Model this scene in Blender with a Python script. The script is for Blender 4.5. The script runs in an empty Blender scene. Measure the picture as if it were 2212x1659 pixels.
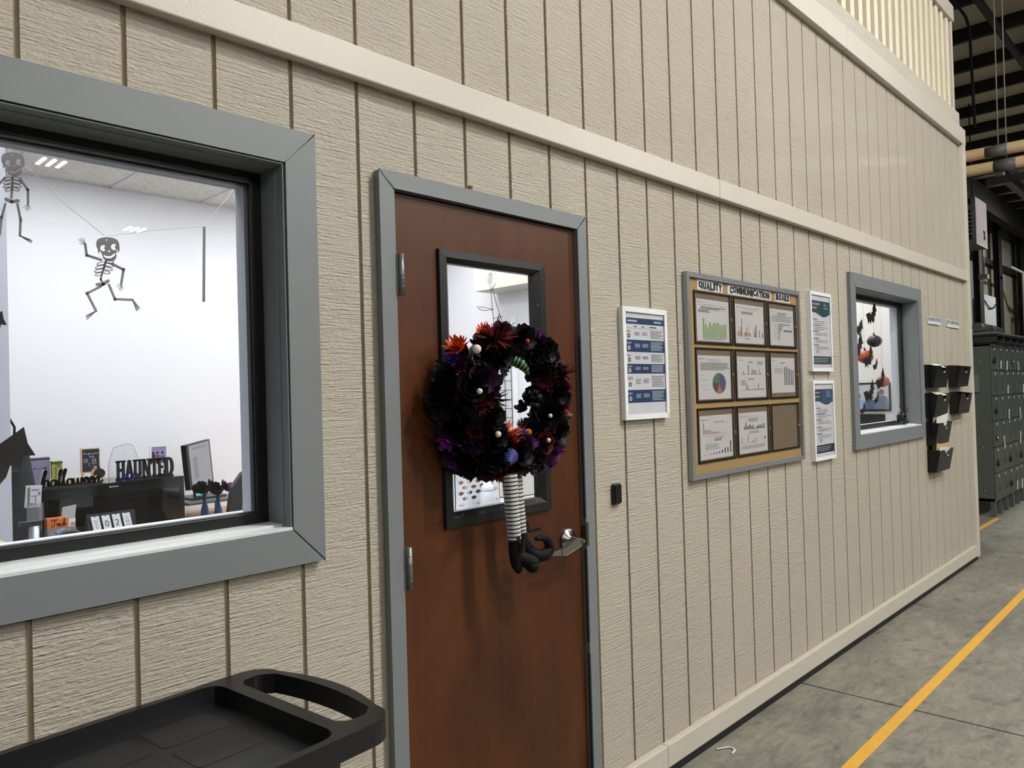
import bpy, math, random
from mathutils import Vector, Matrix
from mathutils.geometry import tessellate_polygon
random.seed(7)
scene = bpy.context.scene
COL = scene.collection
PI = math.pi

# ------------------------------------------------------------------ camera
CAM = Vector((0.0, -1.7478, 1.5492))
RT = Vector((0.68716625, -0.72591198, -0.02922916))
UP = Vector((0.01008857, -0.03069431, 0.9994779))
FW = Vector((0.72643015, 0.68710236, 0.01376868))
FPX = 1670.5
cd = bpy.data.cameras.new('camera'); cam = bpy.data.objects.new('camera', cd); COL.objects.link(cam)
cd.sensor_width = 36.0; cd.sensor_fit = 'HORIZONTAL'; cd.lens = 36.0 * FPX / 2212.0
cd.clip_start = 0.02; cd.clip_end = 200
m = Matrix((RT, UP, -FW)).transposed().to_4x4(); m.translation = CAM
cam.matrix_world = m
scene.camera = cam

# ------------------------------------------------------------------ world, exposure
w = bpy.data.worlds.new('world'); scene.world = w; w.use_nodes = True
w.node_tree.nodes['Background'].inputs[0].default_value = (0.80, 0.86, 0.95, 1)
w.node_tree.nodes['Background'].inputs[1].default_value = 0.03
vs = scene.view_settings
vs.view_transform = 'Standard'; vs.look = 'None'; vs.gamma = 1.0; vs.use_curve_mapping = False
vs.exposure = 0.35
cy = scene.cycles
cy.max_bounces = 6; cy.diffuse_bounces = 3; cy.glossy_bounces = 3; cy.transmission_bounces = 4; cy.transparent_max_bounces = 12
cy.caustics_reflective = False; cy.caustics_refractive = False; cy.sample_clamp_indirect = 4.0; cy.adaptive_threshold = 0.08
HALL_L = 730.0     # radiance of the hall's high-bay lenses
OFFICE_L = 10.0    # radiance of the office ceiling panels

# ------------------------------------------------------------------ helpers
def S(h):
    h = h.lstrip('#'); o = []
    for i in (0, 2, 4):
        c = int(h[i:i+2], 16) / 255.0
        o.append(c / 12.92 if c <= 0.04045 else ((c + 0.055) / 1.055) ** 2.4)
    return tuple(o)

MATS = {}
def mat(name, col, rough=0.5, metal=0.0, var=0.06, scale=30.0, bump=0.0, bscale=200.0, spec=0.5,
        emit=None, estr=0.0, stretch=None, coat=0.0, trans=None, bdist=0.002):
    if name in MATS: return MATS[name]
    if isinstance(col, str): col = S(col)
    M = bpy.data.materials.new(name); M.use_nodes = True
    nt = M.node_tree; N = nt.nodes; L = nt.links
    b = N['Principled BSDF']
    b.inputs['Roughness'].default_value = rough; b.inputs['Metallic'].default_value = metal
    b.inputs['Specular IOR Level'].default_value = spec
    b.inputs['Coat Weight'].default_value = coat
    geo = N.new('ShaderNodeNewGeometry'); mp = N.new('ShaderNodeMapping')
    L.new(geo.outputs['Position'], mp.inputs['Vector'])
    if stretch: mp.inputs['Scale'].default_value = stretch
    nz = N.new('ShaderNodeTexNoise'); nz.inputs['Scale'].default_value = scale; nz.inputs['Detail'].default_value = 4
    L.new(mp.outputs[0], nz.inputs['Vector'])
    mx = N.new('ShaderNodeMix'); mx.data_type = 'RGBA'
    mx.inputs[6].default_value = tuple(c * (1 - var) for c in col) + (1,)
    mx.inputs[7].default_value = tuple(min(1, c * (1 + var)) for c in col) + (1,)
    L.new(nz.outputs['Fac'], mx.inputs[0]); L.new(mx.outputs[2], b.inputs['Base Color'])
    if bump:
        n2 = N.new('ShaderNodeTexNoise'); n2.inputs['Scale'].default_value = bscale; n2.inputs['Detail'].default_value = 3
        L.new(mp.outputs[0], n2.inputs['Vector'])
        bp = N.new('ShaderNodeBump'); bp.inputs['Strength'].default_value = bump; bp.inputs['Distance'].default_value = bdist
        L.new(n2.outputs['Fac'], bp.inputs['Height']); L.new(bp.outputs[0], b.inputs['Normal'])
    if emit is not None:
        b.inputs['Emission Color'].default_value = tuple(emit) + (1,); b.inputs['Emission Strength'].default_value = estr
    if trans is not None: b.inputs['Transmission Weight'].default_value = trans
    MATS[name] = M
    return M

def glass_mat(name, tint=(1, 1, 1), rough=0.0, ior=1.5, body=0.0, bodycol=(0.02, 0.02, 0.02)):
    # thin pane: Fresnel mirror over a clear (optionally smoky) pane
    if name in MATS: return MATS[name]
    M = bpy.data.materials.new(name); M.use_nodes = True; nt = M.node_tree; N = nt.nodes; L = nt.links
    N.remove(N['Principled BSDF']); out = N['Material Output']
    lw = N.new('ShaderNodeLayerWeight'); lw.inputs['Blend'].default_value = .5
    pw = N.new('ShaderNodeMath'); pw.operation = 'POWER'; L.new(lw.outputs['Facing'], pw.inputs[0]); pw.inputs[1].default_value = 5.0
    r0 = ((ior - 1) / (ior + 1)) ** 2
    fr = N.new('ShaderNodeMath'); fr.operation = 'MULTIPLY_ADD'; L.new(pw.outputs[0], fr.inputs[0]); fr.inputs[1].default_value = 1 - r0; fr.inputs[2].default_value = r0
    tr = N.new('ShaderNodeBsdfTransparent'); tr.inputs[0].default_value = tuple(tint) + (1,)
    gl = N.new('ShaderNodeBsdfGlossy'); gl.inputs['Roughness'].default_value = rough
    mx = N.new('ShaderNodeMixShader'); L.new(fr.outputs[0], mx.inputs[0])
    src = tr
    if body > 0:
        df = N.new('ShaderNodeBsdfDiffuse'); nz = N.new('ShaderNodeTexNoise'); nz.inputs['Scale'].default_value = 25
        cr = N.new('ShaderNodeMix'); cr.data_type = 'RGBA'
        cr.inputs[6].default_value = tuple(c * .8 for c in bodycol) + (1,); cr.inputs[7].default_value = tuple(c * 1.2 for c in bodycol) + (1,)
        L.new(nz.outputs['Fac'], cr.inputs[0]); L.new(cr.outputs[2], df.inputs[0])
        m2 = N.new('ShaderNodeMixShader'); m2.inputs[0].default_value = body
        L.new(tr.outputs[0], m2.inputs[1]); L.new(df.outputs[0], m2.inputs[2]); src = m2
    L.new(src.outputs[0], mx.inputs[1]); L.new(gl.outputs[0], mx.inputs[2]); L.new(mx.outputs[0], out.inputs[0])
    MATS[name] = M
    return M

class MB:
    """collects boxes, plates, tubes... ; build() links them as ONE mesh object"""
    def __init__(s): s.v = []; s.f = []; s.m = []; s.sm = []
    def add(s, vs, fs, mi=0, sm=False):
        o = len(s.v); s.v += [tuple(p) for p in vs]
        for f in fs: s.f.append(tuple(i + o for i in f)); s.m.append(mi); s.sm.append(sm)
        return s
    def box(s, x0, x1, y0, y1, z0, z1, mi=0):
        v = [(x0,y0,z0),(x1,y0,z0),(x1,y1,z0),(x0,y1,z0),(x0,y0,z1),(x1,y0,z1),(x1,y1,z1),(x0,y1,z1)]
        return s.add(v, [(3,2,1,0),(4,5,6,7),(0,1,5,4),(1,2,6,5),(2,3,7,6),(3,0,4,7)], mi)
    def obox(s, c, a, b, d, mi=0):
        """oriented box: centre and three half-axis vectors"""
        c = Vector(c); a = Vector(a); b = Vector(b); d = Vector(d)
        v = [c + a*i + b*j + d*k for k in (-1,1) for j in (-1,1) for i in (-1,1)]
        return s.add(v, [(0,2,3,1),(4,5,7,6),(0,1,5,4),(1,3,7,5),(3,2,6,7),(2,0,4,6)], mi)
    def bar(s, p, q, wdt, hgt, mi=0, side=None):
        p = Vector(p); q = Vector(q); a = (q - p) / 2; n = a.normalized()
        sd = Vector(side) if side else (Vector((0,0,1)) if abs(n.z) < .9 else Vector((1,0,0)))
        b = n.cross(sd).normalized(); d = b.cross(n).normalized()
        return s.obox((p + q) / 2, a, b * wdt / 2, d * hgt / 2, mi)
    def quad(s, a, b, c, d, mi=0): return s.add([a, b, c, d], [(0,1,2,3)], mi)
    def plate(s, polys, fn, t, mi=0):
        """polys: [outer, hole...] of 2D points; fn(x,y)->Vector; t: thickness vector"""
        tris = tessellate_polygon([[Vector((p[0], p[1], 0)) for p in pl] for pl in polys])
        flat = [p for pl in polys for p in pl]; n = len(flat); t = Vector(t)
        a = [Vector(fn(*p)) for p in flat]; b = [p + t for p in a]
        vs = a + b; fs = []
        for tr in tris:
            fs.append(tuple(tr)); fs.append(tuple(i + n for i in reversed(tr)))
        o = 0
        for pl in polys:
            k = len(pl)
            for i in range(k):
                j = (i + 1) % k; fs.append((o+i, o+j, o+j+n, o+i+n))
            o += k
        return s.add(vs, fs, mi)
    def tube(s, pts, r, n=8, mi=0, cap=True, sm=True, closed=False, ringmat=None, flat=1.0):
        pts = [Vector(p) for p in pts]; k = len(pts)
        rs = r if isinstance(r, (list, tuple)) else [r] * k
        vs = []; up = None
        for i in range(k):
            if closed: d = pts[(i+1) % k] - pts[i-1]
            else: d = pts[min(i+1, k-1)] - pts[max(i-1, 0)]
            d = d.normalized() if d.length > 1e-9 else Vector((0,0,1))
            if up is None:
                up = Vector((0,0,1)) if abs(d.z) < .9 else Vector((1,0,0))
            a = d.cross(up)
            a = a.normalized() if a.length > 1e-6 else d.orthogonal().normalized()
            b = a.cross(d).normalized(); up = b
            for j in range(n):
                t = 2*PI*j/n; vs.append(pts[i] + (a*math.cos(t) + b*math.sin(t)*flat) * rs[i])
        base = len(s.v); s.v += [tuple(p) for p in vs]
        segs = k if closed else k - 1
        for i in range(segs):
            i2 = (i + 1) % k; mm = ringmat(i) if ringmat else mi
            for j in range(n):
                j2 = (j+1) % n
                s.f.append((base+i*n+j, base+i*n+j2, base+i2*n+j2, base+i2*n+j)); s.m.append(mm); s.sm.append(sm)
        if cap and not closed:
            s.f.append(tuple(base+j for j in reversed(range(n)))); s.m.append(ringmat(0) if ringmat else mi); s.sm.append(False)
            s.f.append(tuple(base+(k-1)*n+j for j in range(n))); s.m.append(ringmat(k-2) if ringmat else mi); s.sm.append(False)
        return s
    def sphere(s, c, r, nu=12, nv=8, mi=0, fn=None):
        if not isinstance(r, (tuple, list)): r = (r, r, r)
        vs = []; fs = []
        for i in range(nv + 1):
            th = PI * i / nv
            for j in range(nu):
                ph = 2*PI*j/nu; k = fn(th, ph) if fn else 1.0
                vs.append((c[0]+r[0]*k*math.sin(th)*math.cos(ph), c[1]+r[1]*k*math.sin(th)*math.sin(ph), c[2]+r[2]*math.cos(th)))
        for i in range(nv):
            for j in range(nu):
                j2 = (j+1) % nu; fs.append((i*nu+j, (i+1)*nu+j, (i+1)*nu+j2, i*nu+j2))
        return s.add(vs, fs, mi, True)
    def lathe(s, prof, c, ax=(0,0,1), n=20, mi=0, sm=True):
        ax = Vector(ax).normalized(); a = ax.orthogonal().normalized(); b = ax.cross(a); c = Vector(c); vs = []; fs = []
        for (r, h) in prof:
            for j in range(n):
                t = 2*PI*j/n; vs.append(c + ax*h + (a*math.cos(t) + b*math.sin(t)) * max(r, 1e-5))
        for i in range(len(prof)-1):
            for j in range(n):
                j2 = (j+1) % n; fs.append((i*n+j, i*n+j2, (i+1)*n+j2, (i+1)*n+j))
        return s.add(vs, fs, mi, sm)
    def build(s, name, mats, parent=None, bevel=0.0, kind=None, label=None, cat=None, group=None, seg=2):
        if not isinstance(mats, (list, tuple)): mats = [mats]
        lo = [min(p[i] for p in s.v) for i in range(3)]; hi = [max(p[i] for p in s.v) for i in range(3)]
        org = Vector(((lo[0]+hi[0])/2, (lo[1]+hi[1])/2, lo[2]))
        me = bpy.data.meshes.new(name)
        me.from_pydata([tuple(Vector(p) - org) for p in s.v], [], s.f)
        for mm in mats: me.materials.append(mm)
        me.polygons.foreach_set('material_index', s.m); me.polygons.foreach_set('use_smooth', s.sm)
        me.update()
        o = bpy.data.objects.new(name, me); COL.objects.link(o)
        pl = wloc(parent) if parent else Vector((0,0,0))
        o.location = org - pl
        if parent: o.parent = parent
        if bevel:
            bm = o.modifiers.new('bevel', 'BEVEL'); bm.width = bevel; bm.segments = seg; bm.limit_method = 'ANGLE'; bm.angle_limit = 0.6
        tag(o, label, cat, group, kind)
        return o

def wloc(o):
    l = Vector(o.location)
    while o.parent: o = o.parent; l = l + Vector(o.location)
    return l
def tag(o, label=None, cat=None, group=None, kind=None):
    if label: o['label'] = label
    if cat: o['category'] = cat
    if group: o['group'] = group
    if kind: o['kind'] = kind
    return o
def thing(name, loc, label=None, cat=None, group=None, kind=None):
    o = bpy.data.objects.new(name, None); COL.objects.link(o); o.location = loc; o.empty_display_size = .05
    return tag(o, label, cat, group, kind)
def inst(src, parent, loc, name=None):
    c = src.copy(); COL.objects.link(c); c.parent = parent
    c.location = Vector(loc) - (wloc(parent) if parent else Vector((0,0,0)))
    if name: c.name = name
    return c
def at(u, v, y):
    """point of the plane y=const seen at photograph pixel (u, v)"""
    d = FW + RT*((u-1106)/FPX) - UP*((v-829.5)/FPX)
    return CAM + d * ((y - CAM.y) / d.y)
def atx(u, v, x):
    d = FW + RT*((u-1106)/FPX) - UP*((v-829.5)/FPX)
    return CAM + d * ((x - CAM.x) / d.x)
def circ(cx, cy, r, n=16, a0=0.0, ry=None):
    return [(cx + r*math.cos(a0+2*PI*i/n), cy + (ry or r)*math.sin(a0+2*PI*i/n)) for i in range(n)]
def stroke2d(pts, wd):
    """thick polyline -> list of convex pieces"""
    out = []
    for a, b in zip(pts[:-1], pts[1:]):
        a = Vector(a); b = Vector(b); d = b - a
        if d.length < 1e-9: continue
        n = Vector((-d.y, d.x)).normalized() * wd / 2
        ang = math.atan2(d.y, d.x); poly = []
        for i in range(5): t = ang - PI/2 + PI*i/4; poly.append((b.x + wd/2*math.cos(t), b.y + wd/2*math.sin(t)))
        for i in range(5): t = ang + PI/2 + PI*i/4; poly.append((a.x + wd/2*math.cos(t), a.y + wd/2*math.sin(t)))
        out.append(poly)
    return out
def smooth2d(pts, k=5):
    """Catmull-Rom through points"""
    P = [Vector(p) for p in pts]; out = []
    for i in range(len(P)-1):
        p0 = P[max(i-1,0)]; p1 = P[i]; p2 = P[i+1]; p3 = P[min(i+2,len(P)-1)]
        for j in range(k):
            t = j/k
            out.append(.5*((2*p1) + (p2-p0)*t + (2*p0-5*p1+4*p2-p3)*t*t + (3*p1-p0-3*p2+p3)*t**3))
    out.append(P[-1]); return out

TXT = {}
def text2d(st, thick=0.0):
    key = (st, thick)
    if key in TXT: return TXT[key]
    cu = bpy.data.curves.new('t', 'FONT'); cu.body = st; cu.size = 1; cu.resolution_u = 2; cu.offset = thick
    ob = bpy.data.objects.new('t', cu)
    me = bpy.data.meshes.new_from_object(ob)
    vs = [(v.co.x, v.co.y) for v in me.vertices]; fs = [tuple(p.vertices) for p in me.polygons]
    bpy.data.objects.remove(ob); bpy.data.meshes.remove(me); bpy.data.curves.remove(cu)
    x0 = min(v[0] for v in vs); x1 = max(v[0] for v in vs); y0 = min(v[1] for v in vs); y1 = max(v[1] for v in vs)
    vs = [((a-x0)/max(x1-x0,1e-6), (b-y0)/max(y1-y0,1e-6)) for a, b in vs]
    TXT[key] = (vs, fs, (x1-x0)/max(y1-y0,1e-6)); return TXT[key]
def put_text(mb, st, fn, x0, x1, y0, y1, mi=0, thick=0.0, depth=None):
    """flat lettering in the box x0..x1, y0..y1 of the plane fn"""
    vs, fs, asp = text2d(st, thick)
    a = [Vector(fn(x0 + (x1-x0)*p[0], y0 + (y1-y0)*p[1])) for p in vs]
    if depth is None: mb.add(a, fs, mi)
    else:
        d = Vector(depth); n = len(a); edges = {}
        for f in fs:
            for i in range(len(f)):
                e = (f[i], f[(i+1) % len(f)]); edges[e] = 1
        side = [(e[1], e[0], e[0]+n, e[1]+n) for e in edges if (e[1], e[0]) not in edges]
        mb.add(a + [p + d for p in a], [f for f in fs] + [tuple(i+n for i in reversed(f)) for f in fs] + side, mi)

# ------------------------------------------------------------------ materials
def siding_mat():
    M = bpy.data.materials.new('rough_sawn_siding_paint'); M.use_nodes = True; nt = M.node_tree; N = nt.nodes; L = nt.links
    b = N['Principled BSDF']; b.inputs['Roughness'].default_value = .42; b.inputs['Specular IOR Level'].default_value = .45
    g = N.new('ShaderNodeNewGeometry')
    def noise(sc, stretch, det=5, rough=.6):
        mp = N.new('ShaderNodeMapping'); mp.inputs['Scale'].default_value = stretch; L.new(g.outputs['Position'], mp.inputs[0])
        n = N.new('ShaderNodeTexNoise'); n.inputs['Scale'].default_value = sc; n.inputs['Detail'].default_value = det; n.inputs['Roughness'].default_value = rough
        L.new(mp.outputs[0], n.inputs['Vector']); return n.outputs['Fac']
    saw = noise(9, (1, 1, 19), 4, .62)       # horizontal saw marks
    chip = noise(70, (1, 1, 2.2), 2, .6)     # torn fibres
    patch = noise(2.2, (1, 1, 1), 1, .5)     # rough and smooth areas
    tone = noise(.9, (1, 1, .5), 2, .6)
    def mth(op, a, b_=None):
        n = N.new('ShaderNodeMath'); n.operation = op
        for i, q in enumerate((a, b_)):
            if q is None: continue
            if isinstance(q, (int, float)): n.inputs[i].default_value = q
            else: L.new(q, n.inputs[i])
        return n.outputs[0]
    h = mth('ADD', mth('MULTIPLY', saw, 1.0), mth('MULTIPLY', chip, mth('MULTIPLY', patch, 1.0)))
    bp = N.new('ShaderNodeBump'); bp.inputs['Strength'].default_value = 1.0; bp.inputs['Distance'].default_value = .0095
    L.new(h, bp.inputs['Height']); L.new(bp.outputs[0], b.inputs['Normal'])
    cr = N.new('ShaderNodeMix'); cr.data_type = 'RGBA'
    cr.inputs[6].default_value = S('#b3ab9b') + (1,); cr.inputs[7].default_value = S('#c6beaf') + (1,)
    L.new(tone, cr.inputs[0]); L.new(cr.outputs[2], b.inputs['Base Color'])
    MATS['siding'] = M; return M
SIDING = siding_mat()
GROOVE = mat('groove_paint', '#a39379', .6, var=.15, scale=12)
TRIM = mat('trim_paint', '#c3bdb0', .42, var=.05, scale=6, bump=.25, bscale=120, bdist=.0015)
LEDGE = mat('weathered_board', '#bab5a8', .7, var=.18, scale=5, stretch=(1, 6, 9), bump=.8, bscale=14, bdist=.006)
PICKET = mat('picket_paint', '#e0d7be', .5, var=.06, scale=8)
GREY = mat('grey_casing_paint', '#767b7e', .45, var=.05, scale=4, bump=.2, bscale=90, bdist=.001)
SILL = mat('white_sill_paint', '#d6d9db', .35, var=.03)
BLACKF = mat('black_window_frame', '#0b0c0e', .35, var=.1)
RETURN = mat('white_return', '#c9ced8', .6, var=.02)
WHITEW = mat('white_drywall', '#e8e8ea', .7, var=.02, scale=3)
GLASS = glass_mat('window_glass', ior=1.37)
BLACK = mat('black_plastic', '#0c0d0f', .35, var=.1)
BLACKM = mat('matte_black', '#101011', .75, var=.1)
STEEL = mat('brushed_steel', '#9a9a98', .28, 1.0, var=.08, scale=60)
DARKSTEEL = mat('dark_steel', '#17181c', .6, .3, var=.15, scale=3)
WHITE = mat('white_plastic', '#e6e7ea', .4, var=.02)
PAPER = mat('white_paper', '#cfd0d6', .5, var=.02)
DARKGREY = mat('charcoal', '#2b2d30', .5, var=.1)

def wood_door():
    M = bpy.data.materials.new('red_brown_veneer'); M.use_nodes = True; nt = M.node_tree; N = nt.nodes; L = nt.links
    b = N['Principled BSDF']; b.inputs['Roughness'].default_value = .42; b.inputs['Specular IOR Level'].default_value = .35
    g = N.new('ShaderNodeNewGeometry')
    def nz(sc, st, d=4, dist=0.0):
        mp = N.new('ShaderNodeMapping'); mp.inputs['Scale'].default_value = st; L.new(g.outputs['Position'], mp.inputs[0])
        n = N.new('ShaderNodeTexNoise'); n.inputs['Scale'].default_value = sc; n.inputs['Detail'].default_value = d; n.inputs['Distortion'].default_value = dist
        L.new(mp.outputs[0], n.inputs['Vector']); return n.outputs['Fac']
    a = nz(3.2, (1, 1, .55), 5, 1.2); c = nz(60, (1, 1, .05), 3)
    ad = N.new('ShaderNodeMath'); ad.operation = 'MULTIPLY_ADD'; L.new(c, ad.inputs[0]); ad.inputs[1].default_value = .35; L.new(a, ad.inputs[2])
    rp = N.new('ShaderNodeValToRGB'); L.new(ad.outputs[0], rp.inputs[0])
    rp.color_ramp.elements[0].position = .38; rp.color_ramp.elements[0].color = S('#3a1d0b') + (1,)
    rp.color_ramp.elements[1].position = .95; rp.color_ramp.elements[1].color = S('#572e13') + (1,)
    L.new(rp.outputs[0], b.inputs['Base Color']); return M
DOORWOOD = wood_door()

def concrete():
    M = bpy.data.materials.new('worn_concrete'); M.use_nodes = True; nt = M.node_tree; N = nt.nodes; L = nt.links
    b = N['Principled BSDF']; g = N.new('ShaderNodeNewGeometry')
    def nz(sc, st, d=6, dist=0.0, r=.6):
        mp = N.new('ShaderNodeMapping'); mp.inputs['Scale'].default_value = st; L.new(g.outputs['Position'], mp.inputs[0])
        n = N.new('ShaderNodeTexNoise'); n.inputs['Scale'].default_value = sc; n.inputs['Detail'].default_value = d; n.inputs['Distortion'].default_value = dist; n.inputs['Roughness'].default_value = r
        L.new(mp.outputs[0], n.inputs['Vector']); return n.outputs['Fac']
    big = nz(1.3, (1, 1.6, 1), 7, .6, .65); fine = nz(14, (.6, 1.5, 1), 6, .8, .7); spot = nz(5, (1, 1.4, 1), 3, .4)
    rp = N.new('ShaderNodeValToRGB'); L.new(big, rp.inputs[0])
    rp.color_ramp.elements[0].position = .3; rp.color_ramp.elements[0].color = S('#77756c') + (1,)
    rp.color_ramp.elements[1].position = .72; rp.color_ramp.elements[1].color = S('#a09d8e') + (1,)
    r2 = N.new('ShaderNodeValToRGB'); L.new(fine, r2.inputs[0])
    r2.color_ramp.elements[0].position = .3; r2.color_ramp.elements[0].color = (.45, .45, .45, 1)
    r2.color_ramp.elements[1].position = .68; r2.color_ramp.elements[1].color = (1.0, 1.0, 1.0, 1)
    e = r2.color_ramp.elements.new(.8); e.color = (1.35, 1.35, 1.32, 1)
    mm = N.new('ShaderNodeMix'); mm.data_type = 'RGBA'; mm.blend_type = 'MULTIPLY'; mm.inputs[0].default_value = .85
    L.new(rp.outputs[0], mm.inputs[6]); L.new(r2.outputs[0], mm.inputs[7])
    r3 = N.new('ShaderNodeValToRGB'); L.new(spot, r3.inputs[0])
    r3.color_ramp.elements[0].position = .31; r3.color_ramp.elements[0].color = (.5, .47, .5, 1)
    r3.color_ramp.elements[1].position = .44; r3.color_ramp.elements[1].color = (1, 1, 1, 1)
    m3 = N.new('ShaderNodeMix'); m3.data_type = 'RGBA'; m3.blend_type = 'MULTIPLY'; m3.inputs[0].default_value = .7
    L.new(mm.outputs[2], m3.inputs[6]); L.new(r3.outputs[0], m3.inputs[7]); L.new(m3.outputs[2], b.inputs['Base Color'])
    b.inputs['Roughness'].default_value = .5; b.inputs['Specular IOR Level'].default_value = .35
    bp = N.new('ShaderNodeBump'); bp.inputs['Strength'].default_value = .2; bp.inputs['Distance'].default_value = .002
    L.new(fine, bp.inputs['Height']); L.new(bp.outputs[0], b.inputs['Normal'])
    return M
CONCRETE = concrete()

# ================================================================== STRUCTURE
# ---- floor: slabs with open joints
fl = thing('floor', (4, -10, 0), kind='structure')
JX = [-14.0, -4.2, 3.956, 17.0, 30.0, 44.0]
for a, b in zip(JX[:-1], JX[1:]):
    MB().box(a + .006, b - .006, -24, 4.2, -.12, 0).build('slab', CONCRETE, fl)
MB().box(-14, 44, -24, 4.2, -.2, -.1).build('joint_filler', mat('joint_filler', '#1a1917', .9), fl)
YEL = mat('yellow_floor_tape', '#d9a53a', .5, var=.12, scale=9)
MB().box(-6, 30, -.566, -.515, .0002, .0012).build('floor_tape', YEL, label='long yellow tape line running along the concrete aisle floor', cat='floor tape')
MB().box(8.6, 10.06, .285, .335, .0002, .0012).build('floor_tape', YEL, label='short yellow tape line on the floor at the lockers', cat='floor tape')

# ---- front wall of the office: backing with openings, planks between grooves
G0, GS = 1.0557748, 0.2032
WX0, WX1 = -1.0, 7.60
OPEN = [(-.45, 1.062, 1.19, 2.19), (1.335, 2.205, 0.0, 2.165), (4.905, 6.235, 1.195, 2.195)]
def rects_minus(x0, x1, z0, z1, opens):
    rs = [(x0, x1, z0, z1)]
    for (a, b, c, d) in opens:
        nr = []
        for (p, q, r, t) in rs:
            if b <= p or a >= q or d <= r or c >= t: nr.append((p, q, r, t)); continue
            if a > p: nr.append((p, a, r, t)); p = a
            if b < q: nr.append((b, q, r, t)); q = b
            if c > r: nr.append((p, q, r, c))
            if d < t: nr.append((p, q, d, t))
        rs = nr
    return rs
mb = MB()
for r in rects_minus(WX0, WX1 + .05, .0, 3.70, OPEN): mb.box(r[0], r[1], .0085, .115, r[2], r[3])
wall = mb.build('wall_front', GROOVE, kind='structure')
n = -10
while True:
    xa = G0 + n*GS + .0062; xb = G0 + (n+1)*GS - .0062
    if xa > WX1: break
    if xb > WX0:
        xb = min(xb, WX1); xa = max(xa, WX0)
        for z0, z1 in ((.06, 2.44), (2.49, 3.62)):
            rs = rects_minus(xa, xb, z0, z1, OPEN)
            if rs:
                pm = MB()
                for r in rs: pm.box(r[0], r[1], 0, .012, r[2], r[3])
                pm.build('siding_plank', SIDING, wall, bevel=.0012 if len(rs) == 1 else 0, seg=1)
    n += 1
# black filler put in for the shade in the gap under the wall
MB().box(WX0, 7.66, -.024, .1, .0, .0355).build('shade_gap_fill', BLACKM, wall)

def run(name, x0, x1, z0, z1, y0, y1, m, joints=(), bev=.004):
    """a trim run made of boards butted end to end"""
    t = thing(name, ((x0+x1)/2, y0, z0), kind='structure')
    xs = [x0] + list(joints) + [x1]
    for a, b in zip(xs[:-1], xs[1:]):
        MB().box(a + .0006, b - .0006, y0, y1, z0, z1).build('trim_board', m, t, bevel=bev)
    return t
run('trim_1', WX0, 7.60, 2.420, 2.507, -.034, .0, TRIM, (3.235,))
bbf = thing('baseboard_front', (4.9, -.032, .036), kind='structure')
for a, b in ((WX0, 1.30), (2.215, 2.66), (2.66, 7.60)):
    MB().box(a, b - .0008, -.032, 0, .036, .128).build('trim_board', TRIM, bbf, bevel=.005)
run('trim_2', 1.5, 7.70, 3.615, 3.755, -.038, .02, TRIM, (4.9,))
MB().box(7.60, 7.69, -.036, .09, .03, 3.615).build('trim_3', TRIM, kind='structure', bevel=.004)
run('trim_4', 1.5, 7.66, 3.757, 3.905, -.005, .10, LEDGE, ())
# end wall of the office box and loft deck
MB().box(7.55, 7.66, .1, 3.9, 0, 3.7).build('wall_end', SIDING, kind='structure')
MB().box(-1.2, 7.6, .1, 3.95, 3.60, 3.70).build('loft_deck', LEDGE, kind='structure')

# ---- loft railing
rl = thing('loft_railing', (4.9, .06, 3.9), 'painted wooden loft railing of upright pickets above the siding', 'railing')
x = 3.02
while x < 7.5:
    MB().box(x, x + .070, .022, .060, 3.905, 4.72).build('picket', PICKET, rl, bevel=.003)
    x += .1525
MB().box(2.9, 7.62, .0, .125, 4.70, 4.84).build('top_rail', TRIM, rl, bevel=.004)
MB().box(7.56, 7.60, .012, .115, 3.905, 4.70).build('end_post', TRIM, rl, bevel=.003)
BAG = glass_mat('clear_poly_bag', (.96, .96, .96), .12, 1.45, .18, (.7, .7, .7))
for i, (bx, bz, hh) in enumerate(((4.72, 3.98, .62), (5.10, 4.0, .6), (5.46, 3.95, .45))):
    bmb = MB(); rr = random.Random(i)
    bmb.sphere((bx, .26, bz + hh/2), (.17, .10, hh/2), 16, 10, fn=lambda th, ph: 1 + .12*math.sin(5*ph + 3*th) + .08*math.sin(9*ph))
    bmb.build('plastic_bag', BAG, label=['clear plastic bag behind the leftmost visible loft pickets', 'clear crumpled plastic bag second along behind the loft pickets', 'clear plastic bag behind loft pickets nearest the office corner'][i], cat='plastic bag', group='plastic bags in the loft')
MB().box(4.2, 5.75, .45, .95, 3.702, 4.5).build('loft_shade_box', mat('loft_shade', '#1b1512', .8), label='dark box added as shade in the loft behind the pickets', cat='box', bevel=.005)  # dark backing added to stand for the shade behind the pickets

# ---- windows
def casing(parent, x0, x1, z0, z1, wd, y0, y1, m=GREY):
    F = lambda a, b: (a, y0, b)
    t = (0, y1 - y0, 0)
    g = .0006
    P = [[(x0, z1), (x1, z1), (x1-wd, z1-wd), (x0+wd, z1-wd)],
         [(x0, z0), (x0+wd, z0+wd), (x1-wd, z0+wd), (x1, z0)],
         [(x0, z0+g), (x0, z1-g), (x0+wd, z1-wd-g), (x0+wd, z0+wd+g)],
         [(x1, z0+g), (x1-wd, z0+wd+g), (x1-wd, z1-wd-g), (x1, z1-g)]]
    for p in P: MB().plate([p], F, t).build('casing_board', m, parent, bevel=.0025)
def frame4(parent, name, x0, x1, z0, z1, wd, y0, y1, m, bev=.001):
    b = MB()
    b.box(x0, x1, y0, y1, z1-wd, z1); b.box(x0, x1, y0, y1, z0, z0+wd)
    b.box(x0, x0+wd, y0, y1, z0+wd, z1-wd); b.box(x1-wd, x1, y0, y1, z0+wd, z1-wd)
    return b.build(name, m, parent, bevel=bev)
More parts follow.
